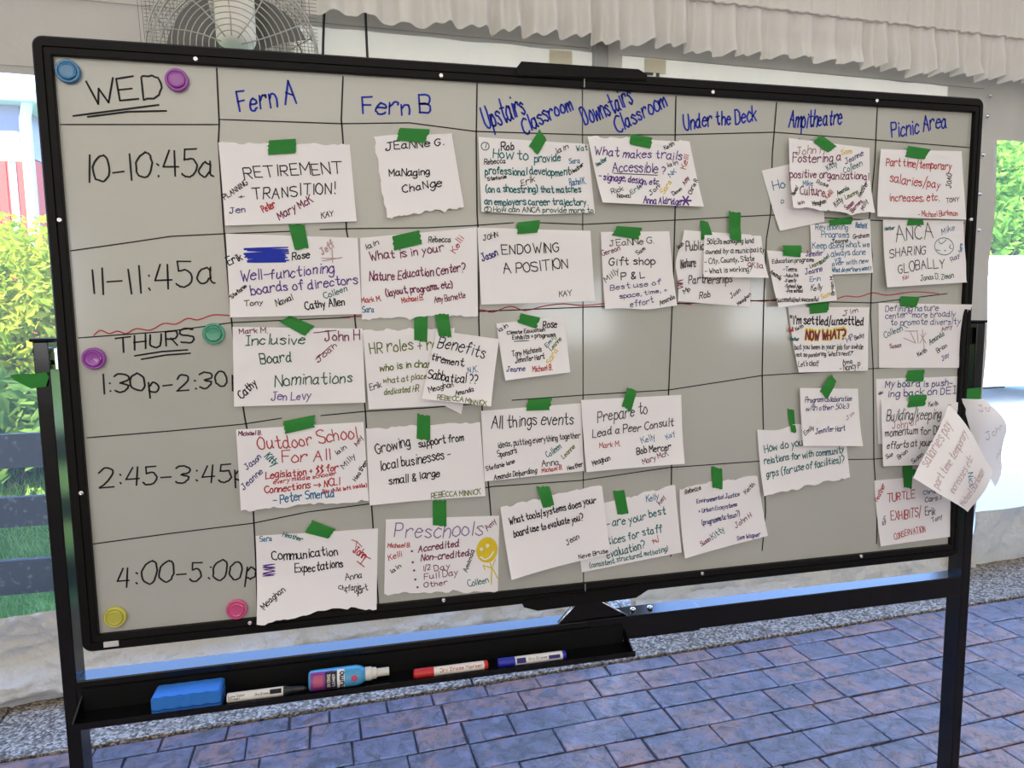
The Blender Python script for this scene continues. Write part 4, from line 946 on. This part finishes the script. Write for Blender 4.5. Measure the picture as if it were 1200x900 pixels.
note('note reading Defining nature center more broadly to promote diversity', [(1029,355),(1133,357),(1122,431),(1029,431)],
 [('Defining nature',1037,365,1098,364,7,'n'),('center" more broadly',1037,373,1117,371,7,'n'),('to promote diversity',1043,381,1123,380,7,'n'),('Colleen',1036,396,1057,388,7,'t'),('Susan',1042,408,1055,406,5,'m'),('Amanda',1089,404,1106,393,6,'e'),('Brian',1098,414,1109,406,5,'k'),('Keith',1075,418,1085,412,5,'k'),('Jay',1103,423,1111,417,5,'n'),('Amy',1103,389,1115,384,5,'m'),('l',1060,392,1063,386,7,'e')],
 [[(1055,347),(1077,348),(1072,360),(1053,359)]], 0, {'b': .002, 'tr': .014}, '', extra=bars('h', [(1060,388),(1074,388)], [(1066,389),(1072,402)], [(1074,387),(1075,402)], [(1058,396),(1072,402)], [(1080,386),(1082,408)], [(1078,392),(1084,402)], [(1084,390),(1077,402)]))
note('note in teal asking How do you relations with community grps, torn at its lower edge', [(886,503),(991,510),(994,558),(891,580)],
 [('How do you',895,530,940,521,9,'t'),('relations for with community',894,543,988,530,8,'t'),('grps (for use of facilities)?',896,559,988,541,8,'t')],
 [[(922,479),(930,480),(932,506),(926,507)]], 0, {'b': .005, 'bl': .005, 'l': .003}, 'B', bulge=[('T', .45, .15, .018)])
note('square card reading Program Collaboration with other 501c3', [(934,454),(1002,455),(1004,521),(936,521)],
 [('Program Collaboration',940,471,994,469,6,'n'),('with other 501c3',941,481,991,478,6,'n'),('Jennifer Hart',951,507,985,503,6,'n'),('Emily',939,509,950,501,5,'k'),('Jim',988,491,997,484,4,'h')],
 [[(972,438),(977,446),(965,468),(957,457)]], 3, {'b': .006, 'br': .004})
note('note reading My board is push-ing back on DEI, behind the Building/keeping note', [(1026,444),(1122,441),(1122,520),(1028,520)],
 [('My board is push-',1037,454,1115,452,8,'n'),('ing back on DE|',1040,465,1119,461,8,'n'),('*',1029,464,1035,462,6,'k')],
 [[(1063,434),(1083,433),(1080,447),(1060,447)]], 0, {'b': .001})
note('note reading Building/keeping momentum for DEI efforts at your', [(1029,469),(1121,471),(1108,543),(1030,545)],
 [('Building/keeping',1035,492,1099,490,12,'g'),('momentum for DEI',1033,510,1101,507,9,'g'),('efforts at your',1035,525,1088,521,8,'g'),('John Jr',1042,502,1073,497,8,'h'),('Sue',1034,537,1042,533,5,'k'),('Brian',1049,537,1060,529,5,'k'),('Susan',1065,542,1078,533,5,'k'),('Keith',1085,476,1096,474,5,'k'),('2',1107,479,1110,479,5,'n'),('2',1107,485,1110,485,5,'n'),('0',1107,490,1110,490,4,'n')],
 [[(1063,463),(1083,462),(1080,475),(1060,477)]], 2, {'b': .003, 'l': .003})
note('note in red reading TURTLE EXHIBITS/CONSERVATION at the lower right of the board', [(1024,563),(1113,555),(1113,628),(1029,639)],
 [('TURTLE',1039,588,1071,583,9,'r'),('EXHIBITS/',1043,610,1078,604,10,'r'),('CONSERVATION',1046,631,1083,622,7,'r'),('Chris M.',1081,579,1103,577,5,'l'),('Cars %',1083,588,1103,585,6,'k'),('Erik',1083,604,1095,602,9,'g'),('Tony',1091,612,1103,606,5,'k'),('Heather',1028,588,1037,568,6,'r'),('Sh',1036,614,1037,604,4,'k')],
 [[(1057,544),(1069,544),(1067,572),(1058,571)], [(1067,550),(1073,550),(1072,557),(1067,557)]], 0, {'b': .004, 'bl': .003})
note('note in navy reading Environmental Justice + Urban Ecosystems', [(795,573),(887,557),(898,627),(799,652)],
 [('Environmental Justice',816,590,866,581,5,'n'),('+ Urban Ecosystems',818,601,863,593,5,'n'),('(programmatic focus?)',822,615,866,604,6,'n'),('Rebecca',802,579,821,573,6,'k'),('Keith',874,579,884,568,5,'k'),('John H',861,618,880,605,6,'m'),('Susan',820,639,831,632,5,'m'),('Kitty',834,632,848,621,7,'t'),('Sam Wagner',862,632,889,627,5,'n')],
 [[(833,546),(846,549),(846,573),(834,571)]], 0, {'b': .005, 'bl': .008, 'tl': .004}, 'T', bulge=[('T', .25, .2, .004)])
note('note in teal asking about your best practices for staff evaluation?', [(672,598),(790,569),(797,646),(681,670)],
 [('- are your best',710,619,779,602,9,'t'),('tices for staff',712,638,775,622,9,'t'),('evaluation?',711,654,755,641,9,'t'),('(consistent, structured, motivating)',690,665,781,645,6,'t'),('Kelly',757,588,771,584,7,'l'),('Amy',773,592,779,582,5,'m'),('V',767,638,774,631,7,'r'),('h',765,637,769,635,6,'r')],
 [[(718,575),(731,574),(736,601),(723,602)]], 0, {'b': .003, 'r': .003}, 'T')
note('note asking What tools/systems does your board use to evaluate you?', [(585,593),(704,567),(713,646),(596,674)],
 [('What tools/systems does your',596,613,697,588,8,'k'),('board use to evaluate you?',601,627,682,608,8,'k'),('Jean',663,637,677,629,6,'k'),('Neve Bruse',676,652,710,645,5,'k')],
 [[(628,570),(643,569),(648,591),(635,594)]], 2, {'b': .006, 'bl': .009, 'l': .004}, 'T')
note('note reading All things events, ideas, putting everything together', [(563,481),(680,472),(683,551),(567,563)],
 [('All things events',575,501,671,496,14,'k'),('ideas, putting everything together',583,524,679,512,7,'k'),('Sponsors',583,535,605,530,7,'k'),('Colleen',641,536,657,524,7,'t'),('Leanne',659,537,673,524,5,'o'),('Anna',634,546,654,543,7,'k'),('Amanda Delperdang',578,561,628,553,6,'k'),('Michael B.',634,553,658,549,5,'r'),('Stefanie Iane',569,551,602,542,5,'k'),('Heather',664,550,682,545,5,'k')],
 [[(618,468),(646,466),(643,480),(615,481)]], 1, {'b': .003, 'l': .002})
note('note reading Prepare to Lead a Peer Consult', [(679,468),(796,462),(797,541),(684,551)],
 [('Prepare to',698,494,756,484,13,'g'),('Lead a Peer Consult',692,511,786,498,9,'g'),('Mark M.',700,524,724,521,6,'r'),('Kelly',750,519,765,513,7,'l'),('Kay',779,514,788,508,6,'l'),('Bob Mercer',743,531,782,525,8,'k'),('Mary McK',750,542,779,532,6,'m'),('Meaghan',692,544,712,537,6,'k')],
 [[(733,454),(744,457),(737,481),(726,475)]], 3, {'b': .006, 'br': .005, 'bl': .002})
note('small note reading Climate Education Exhibits + programs', [(581,379),(662,371),(667,436),(590,445)],
 [('Climate Education',594,392,638,388,4,'k'),('Exhibits + programs',600,398,650,394,5,'k'),('Iain',584,389,595,383,5,'k'),('Rose',636,385,652,384,8,'k'),('Tony Michaels',599,418,634,412,6,'k'),('Jennifer Hart',603,425,637,420,6,'k'),('Jeanne',592,435,614,434,6,'n'),('Michael B.',623,435,646,433,6,'r'),('Emily',640,407,652,394,5,'t'),('Leanne',645,411,658,398,5,'o'),('Sara',643,427,653,411,6,'y')],
 [[(610,367),(632,372),(628,385),(606,378)]], 0, {'b': .007, 'bl': .007, 'l': .003}, '', extra=bars('k', [(602,400),(619,399)]))

# ---- two sheets hanging loose from the right post by one tape
PX = 1.877
hang = empty('hanging_note', (PX, -.02, 1.16), 'loose diamond-hanging sheet with faint red writing, taped to the right post', 'paper note')
def loose(px4, f, root, tx, nm='sheet'):
    P = [B(*p[:2], p[2]) for p in px4]; NX = NZ = 22; vs, fs = [], []
    for j in range(NZ+1):
        for i in range(NX+1):
            S_, T_ = i/NX, j/NZ
            p = P[0]*(1-S_)*(1-T_)+P[1]*S_*(1-T_)+P[2]*S_*T_+P[3]*(1-S_)*T_
            vs.append(p+f(S_, T_))
    for j in range(NZ):
        for i in range(NX):
            q = j*(NX+1)+i; fs.append((q, q+NX+1, q+NX+2, q+1))
    adopt(pyobj(nm, vs, fs, PAPER, smooth=True), root)
    for (txt, s0, t0, s1, t1, h, col, wd) in tx:
        V, F = [], []; tot = sum(3.2 if c_ == ' ' else GC[c_][1]+1.7 for c_ in txt)-1.7; cur = 0
        dS, dT = s1-s0, t1-t0; ln = hypot(dS, dT); ux, uy = dS/ln, dT/ln; nx_, ny_ = uy, -ux
        def srf(S_, T_):
            p = P[0]*(1-S_)*(1-T_)+P[1]*S_*(1-T_)+P[2]*S_*T_+P[3]*(1-S_)*T_; return p+f(S_, T_)+Vector((0, -.0006, 0))
        for ch in txt:
            if ch == ' ': cur += 3.2; continue
            for pts in GC[ch][0]:
                for p, q in zip(pts, pts[1:]):
                    ab = []
                    for (gx, gy) in (p, q):
                        a_ = (cur+gx)/tot*ln; b2 = gy/8*h; ab.append((s0+ux*a_+nx_*b2, t0+uy*a_+ny_*b2))
                    dx, dy = ab[1][0]-ab[0][0], ab[1][1]-ab[0][1]; l = hypot(dx, dy) or 1; ox, oy = -dy/l*wd/2, dx/l*wd/2; b_ = len(V)
                    V += [srf(ab[0][0]+ox, ab[0][1]+oy), srf(ab[1][0]+ox, ab[1][1]+oy), srf(ab[1][0]-ox, ab[1][1]-oy), srf(ab[0][0]-ox, ab[0][1]-oy)]; F.append((b_, b_+1, b_+2, b_+3))
            cur += GC[ch][1]+1.7
        adopt(pyobj('handwriting', V, F, INK[col]), root)
INK['f'] = mat('ink_faint_red', (.55, .42, .43), .6, 0, .2)
loose([(1112,474,-.03),(1164,552,-.07),(1135,602,-.085),(1071,562,-.075)], lambda s, t: Vector((.004*sin(s*6+t*2), -.020*sin(pi*s)*(.4+.6*t)-.006*sin(t*5), .003*sin(t*7)+.012*sin(pi*t)*(1-s))), hang,
      [('salaries pay', .10, .82, .12, .25, .13, 'f', .011), ('part time temporary', .35, .95, .36, .12, .12, 'f', .011), ('increases etc', .60, .88, .60, .30, .12, 'f', .011), ('Michael Burkman', .86, .95, .86, .25, .12, 'f', .012), ('Nick', .62, .50, .76, .62, .10, 'l', .010)])
h2 = empty('hanging_note', (PX+.03, -.02, 1.16), 'curled rear sheet hanging beyond the right post, with a rolled lower corner', 'paper note')
loose([(1127,467,-.012),(1152,467,-.004),(1180,530,.03),(1166,571,.01)], lambda s, t: Vector((.012*sin(pi*t)*s-.010*sin(pi*t)*(1-s), -.022*sin(t*4.2)*s-.012*sin(pi*s), .0)), h2,
      [('Jon', .35, .15, .85, .18, .08, 'f', .011), ('John', .25, .50, .80, .45, .09, 'f', .011), ('note', .40, .80, .85, .72, .08, 'f', .011)])
bm = bmesh.new()
pts = [B(1122,457,-.002), B(1149,454,-.002), B(1149,468,-.003), B(1126,469,-.005)]
tp_ = pyobj('tape_strip', [p+Vector((0, d_, 0)) for d_ in (0, -.0012) for p in pts], [(0,1,2,3),(7,6,5,4),(0,4,5,1),(1,5,6,2),(2,6,7,3),(3,7,4,0)], TAPE); bm.free()
adopt(tp_, hang); tp_['label'] = 'green tape holding the sheet to the post'
pts = [(12,440),(20,438),(38,438),(55,436),(57,443),(54,453),(36,455),(28,451),(18,446)]
V = [B(u, v, -.004) for u, v in pts]; V2 = [p+Vector((0, -.0010, 0)) for p in V]; k = len(pts)
tag(pyobj('tape_strip', V+V2, [tuple(range(k)), tuple(range(2*k-1, k-1, -1))]+[(i, (i+1) % k, k+(i+1) % k, k+i) for i in range(k)], TAPE), 'green tape strip sticking out from the left post', 'tape')

# ------------------------------------------------------------------ outside
GR = mat('lawn_soil', (.09, .17, .02), .9, noise=(3, (.15, .26, .04), .4, .6))
def sst(t): t = max(0, min(1, t)); return t*t*(3-2*t)
def gz(x, y): return -.02+.60*sst((y-2.05)/.95)*sst((1.4-x)/1.5)*(1-sst((y-4.8)/1.6))
xs = [-30, -12, -6]+[-4+.25*i for i in range(25)]+[3, 8, 20, 40]; ys = [1.62+.12*i for i in range(16)]+[3.6, 4, 4.4, 4.8, 5.2, 5.6, 6, 6.5, 9, 20, 60]
vs = [(x, y, gz(x, y)) for y in ys for x in xs]; nx_ = len(xs)
lawn = tag(pyobj('lawn', vs, [(j*nx_+i, j*nx_+i+1, (j+1)*nx_+i+1, (j+1)*nx_+i) for j in range(len(ys)-1) for i in range(nx_-1)], GR, smooth=True), 'green lawn outside beyond the tent wall', 'lawn', kind='structure')
def leafmat(name, c1, c2):
    M = bpy.data.materials.new(name); M.use_nodes = True; n = M.node_tree; n.nodes.clear(); L = n.links.new
    out = n.nodes.new('ShaderNodeOutputMaterial'); mx = n.nodes.new('ShaderNodeMixShader'); mx.inputs[0].default_value = .45
    d = n.nodes.new('ShaderNodeBsdfDiffuse'); t = n.nodes.new('ShaderNodeBsdfTranslucent'); tcn = n.nodes.new('ShaderNodeTexCoord')
    z = n.nodes.new('ShaderNodeTexNoise'); z.inputs['Scale'].default_value = 9; r = n.nodes.new('ShaderNodeValToRGB'); r.color_ramp.elements[0].position = .35; r.color_ramp.elements[1].position = .65
    r.color_ramp.elements[0].color = (*c1, 1); r.color_ramp.elements[1].color = (*c2, 1)
    L(tcn.outputs['Object'], z.inputs[0]); L(z.outputs['Fac'], r.inputs[0]); L(r.outputs[0], d.inputs[0]); L(r.outputs[0], t.inputs[0]); L(d.outputs[0], mx.inputs[1]); L(t.outputs[0], mx.inputs[2]); L(mx.outputs[0], out.inputs[0]); return M
LF1 = leafmat('leaf_yellow_green', (.16, .26, .02), (.50, .50, .06)); LF2 = leafmat('leaf_tree', (.10, .26, .03), (.30, .46, .08)); LG = leafmat('grass_blade', (.24, .42, .09), (.46, .62, .20)); LD = leafmat('leaf_dark', (.08, .16, .03), (.20, .32, .07))
BARK = mat('bark', (.08, .055, .04), .9, bump=(20, .6, .02))
R = random.Random(11)
def leaves(n_, sampler, size, asp=.45):
    V, F = [], []
    for _ in range(n_):
        p = Vector(sampler()); s = size*R.uniform(.6, 1.3)
        d = Vector((R.gauss(0, 1), R.gauss(0, 1), R.gauss(0, .7)-.1)).normalized(); a = d.cross(Vector((R.gauss(0, 1), R.gauss(0, 1), R.gauss(0, 1)))).normalized(); nn = d.cross(a)
        b_ = len(V); V += [p, p+d*s*.5+a*s*asp*.5+nn*s*.06, p+d*s, p+d*s*.5-a*s*asp*.5+nn*s*.06]; F += [(b_, b_+1, b_+2), (b_, b_+2, b_+3)]
    return V, F
def ell(c, r_):
    c = Vector(c)
    def f():
        while True:
            q = Vector((R.uniform(-1, 1), R.uniform(-1, 1), R.uniform(-1, 1)))
            if .35 < q.length < 1+.25*noise.noise(q*2.5+c): return c+Vector((q.x*r_[0], q.y*r_[1], q.z*r_[2]))
    return f
def plant(nm, label, cat, base, blobs, n_, size, M, trunk=.03, group=None):
    o = empty(nm, base, label, cat, group); V, F = [], []
    for c_, r_ in blobs:
        v_, f_ = leaves(n_//len(blobs), ell(c_, r_), size); k = len(V); V += v_; F += [tuple(i+k for i in q) for q in f_]
    V = [p if p[2] > base[2] else (p[0], p[1], base[2]+.3*abs(p[2]-base[2])) for p in V]
    adopt(pyobj('foliage', V, F, M), o)
    bm = bmesh.new(); b0 = Vector(base)
    for c_, r_ in blobs:
        c_ = Vector(c_); tube(bm, [b0, b0.lerp(c_, .5)+Vector((.1*trunk, .2*trunk, .1)), c_+Vector((0, 0, r_[2]*.5))], [trunk, trunk*.7, trunk*.25], 6)
    adopt(obj('branches', bm, BARK), o); return o
plant('bush', 'yellow green leafy bush beyond the fence, seen through the left window', 'bush', (-1.7, 3.6, .57), [((-1.3, 3.5, 1.15), (.75, .6, .62)), ((-2.1, 3.6, 1.25), (1.0, .7, .75)), ((-1.6, 3.8, 1.35), (.7, .6, .62))], 14000, .075, LF1, .03)
plant('bush', 'green bush with larger leaves at the foot of the yellow green bush', 'bush', (-1.3, 2.72, .40), [((-1.45, 2.72, .78), (.5, .16, .24)), ((-.95, 2.72, .74), (.3, .15, .22))], 1500, .13, LD, .02)
for i, (x, y, s, lab) in enumerate(((14.5, 11.5, 1.15, 'bright green tree behind the white van'), (21.5, 17.5, 1.6, 'taller bright green tree farther right'), (-4.6, 13.6, 1.1, 'small green tree beside the red shed'))):
    plant('tree', lab+', seen through the clear window', 'tree', (x, y, 0), [((x, y, 2.6*s), (1.9*s, 1.6*s, 1.9*s)), ((x+1.2*s, y+.3, 3.6*s), (1.5*s, 1.4*s, 1.4*s)), ((x-1.1*s, y, 3.3*s), (1.3*s, 1.3*s, 1.3*s))], 7000, .24*s, LF2, .16*s)
for i, (x, lab) in enumerate(((.5, 'left'), (8, 'middle'), (28, 'right'))):
    plant('hedge', 'distant dark hedge across the lawn, %s stretch hidden behind the board' % lab, 'hedge', (x, 22, 0), [((x-1.6, 22, .8), (1.6, .9, 1.2)), ((x+1.4, 22.2, .9), (1.7, .9, 1.3))], 2500, .3, LD, .08)
V, F = [], []
for _ in range(34000):
    x = R.uniform(-2.4, .3); y = 1.66+1.7*R.random()**1.2; gz_ = gz(x, y); h = R.uniform(.03, .075); a = R.uniform(0, 6.28); lx, ly = R.gauss(0, .02), R.gauss(0, .02)
    if x > -.2-.0*y and R.random() < .6: continue
    b_ = len(V); V += [(x-cos(a)*.0035, y-sin(a)*.0035, gz_), (x+cos(a)*.0035, y+sin(a)*.0035, gz_), (x+lx, y+ly, h+gz_)]; F.append((b_, b_+1, b_+2))
tag(adopt(pyobj('grass_blades', V, F, LG), lawn), kind='stuff')
# plank fence
FW = mat('weathered_black_board', (.07, .068, .07), .7, 0, .15, noise=(38, (.16, .155, .15), .58, .68), bump=(45, .8, .006))
fen = empty('plank_fence', (-1.6, 1.93, 0), 'dark weathered three-rail plank fence outside the left window', 'fence')
for z0, z1 in ((.152, .300), (.446, .573), (.699, .842)):
    for xa, xb in ((-3.6, -1.32), (-1.315, 1.1)):
        bm = bmesh.new(); N_ = 24; rows = []
        for i in range(N_+1):
            x = xa+(xb-xa)*i/N_; w_ = .003*noise.noise((x*5, z0, 0))
            rows.append([bm.verts.new(p) for p in ((x, 1.915, z0+w_), (x, 1.945, z0+w_), (x, 1.945, z1+w_), (x, 1.915, z1+w_))])
        for i in range(N_):
            for k in range(4): bm.faces.new((rows[i][k], rows[i][(k+1) % 4], rows[i+1][(k+1) % 4], rows[i+1][k]))
        bm.faces.new(rows[0][::-1]); bm.faces.new(rows[-1]); bmesh.ops.recalc_face_normals(bm, faces=bm.faces)
        adopt(obj('rail', bm, FW), fen)
for x in (-3.5, -1.32-.05, 1.0): adopt(boxo('fence_post', (x, 1.945, -.05), (x+.10, 2.04, .95), FW, None, .005), fen)
# red shed with a pale downpipe and a white sign
RW = mat('red_siding', (.42, .045, .03), .7); SL = mat('slate_panel', (.12, .13, .19), .4); PB = mat('pale_blue_trim', (.38, .50, .66), .5); WH = mat('white_trim', (.78, .80, .82), .5)
sh_ = empty('shed', (-4.2, 7.9, 0), 'red sided shed with slate coloured upper wall and pale blue trim beyond the bush', 'shed')
adopt(boxo('wall', (-5.8, 7.05, 0), (-2.80, 9.2, 3.0), mat('shed_body', (.35, .05, .04), .8)), sh_)
x = -5.8
while x < -2.81:
    adopt(boxo('siding_board', (x, 7.0, 0), (min(x+.088, -2.80), 7.05, 3.02), RW, None, .004), sh_); x += .094
adopt(boxo('upper_panel', (-5.8, 6.99, 3.02), (-2.82, 9.2, 3.50), SL), sh_)
adopt(boxo('eave', (-6.0, 6.80, 3.50), (-2.60, 9.4, 3.62), PB, None, .01), sh_)
bm = bmesh.new(); a = [bm.verts.new(p) for p in ((-6, 6.8, 3.62), (-2.6, 6.8, 3.62), (-2.6, 9.4, 3.62), (-6, 9.4, 3.62), (-6, 8.1, 4.0), (-2.6, 8.1, 4.0))]
for q in ((0, 1, 5, 4), (2, 3, 4, 5), (1, 2, 5), (3, 0, 4), (0, 3, 2, 1)): bm.faces.new([a[i] for i in q])
adopt(obj('roof', bm, WH), sh_)
bm = bmesh.new(); tube(bm, [(-2.70, 6.92, 3.55), (-2.74, 6.92, 3.35), (-2.74, 6.92, 1.0)], .055, 10); adopt(obj('downpipe', bm, PB), sh_)
sg = empty('sign_board', (-2.85, 6.55, 0), 'blank white sign board on a thin post in front of the red shed', 'sign')
adopt(boxo('board', (-2.86, 6.53, 2.85), (-2.66, 6.56, 3.13), WH, None, .004), sg); adopt(boxo('post', (-2.78, 6.56, 0), (-2.73, 6.60, 2.9), PB), sg)
# white van
VW = mat('van_white', (.85, .87, .88), .25, **{'Coat Weight': .6}); VG = mat('van_glass', (.10, .16, .17), .05, 0, .8); TY_ = mat('tyre', (.02, .02, .02), .8)
van = empty('van', (9.1, 6.9, 0), 'white van parked outside, seen through the right window', 'van')
prof = [(8.0, .35), (8.0, .95), (8.15, 1.12), (8.95, 1.28), (9.55, 1.95), (9.75, 2.05), (12.6, 2.08), (12.75, 1.9), (12.8, .35)]
bm = bmesh.new(); A_ = [bm.verts.new((x, 6.0+(.08 if z > 1.3 else 0), z)) for x, z in prof]; D_ = [bm.verts.new((x, 7.8-(.08 if z > 1.3 else 0), z)) for x, z in prof]
bm.faces.new(A_); bm.faces.new(D_[::-1])
for k in range(len(prof)): bm.faces.new((A_[k], A_[k-1], D_[k-1], D_[k]))
bmesh.ops.recalc_face_normals(bm, faces=bm.faces); bmesh.ops.bevel(bm, geom=bm.edges[:], offset=.04, segments=2, affect='EDGES'); adopt(obj('body', bm, VW), van)
for q in ([(9.15, 1.33), (9.62, 1.85), (10.15, 1.85), (10.15, 1.33)], [(10.25, 1.33), (10.25, 1.85), (11.3, 1.85), (11.3, 1.33)], [(11.4, 1.33), (11.4, 1.85), (12.4, 1.85), (12.5, 1.33)]):
    bm = bmesh.new(); a = [bm.verts.new((x, 6.055, z)) for x, z in q]; c_ = [bm.verts.new((x, 6.10, z)) for x, z in q]; bm.faces.new(a); bm.faces.new(c_[::-1])
    for k in range(4): bm.faces.new((a[k], a[k-1], c_[k-1], c_[k]))
    adopt(obj('side_window', bm, VG), van)
bm = bmesh.new(); a = [bm.verts.new(p) for p in ((8.98, 6.2, 1.34), (9.50, 6.25, 1.92), (9.50, 7.55, 1.92), (8.98, 7.6, 1.34))]; bm.faces.new(a); adopt(obj('windshield', bm, VG), van)
for x in (8.85, 11.9):
    for y0 in (6.0, 7.6):
        bm = bmesh.new(); lathe(bm, [(.2, y0-.02), (.34, y0), (.36, y0+.05), (.36, y0+.17), (.33, y0+.22)], 28, 'y', (x, 0, .36)); adopt(obj('wheel', bm, TY_), van)
adopt(boxo('headlight', (7.96, 6.12, .78), (8.06, 6.45, .95), STEEL, None, .02), van); adopt(boxo('bumper', (7.92, 6.03, .36), (8.06, 7.77, .58), mat('bumper_grey', (.2, .2, .2), .6), None, .02), van)

for c_ in van.children:
    c_.data.transform(Matrix.Translation((-1.5, 0, -.10)))
tag(pyobj('glare_ground', [(3.6, 1.9, -.012), (20, 1.9, -.012), (20, 9.5, -.012), (3.6, 9.5, -.012)], [(0, 1, 2, 3)], mat('pale_glare_ground', (.55, .56, .55), .9, bump=(30, .5, .01))), 'pale ground added outside for the whitish glare in the right window', kind='structure')  # added pale surface imitating the bluish-white glare of the vinyl
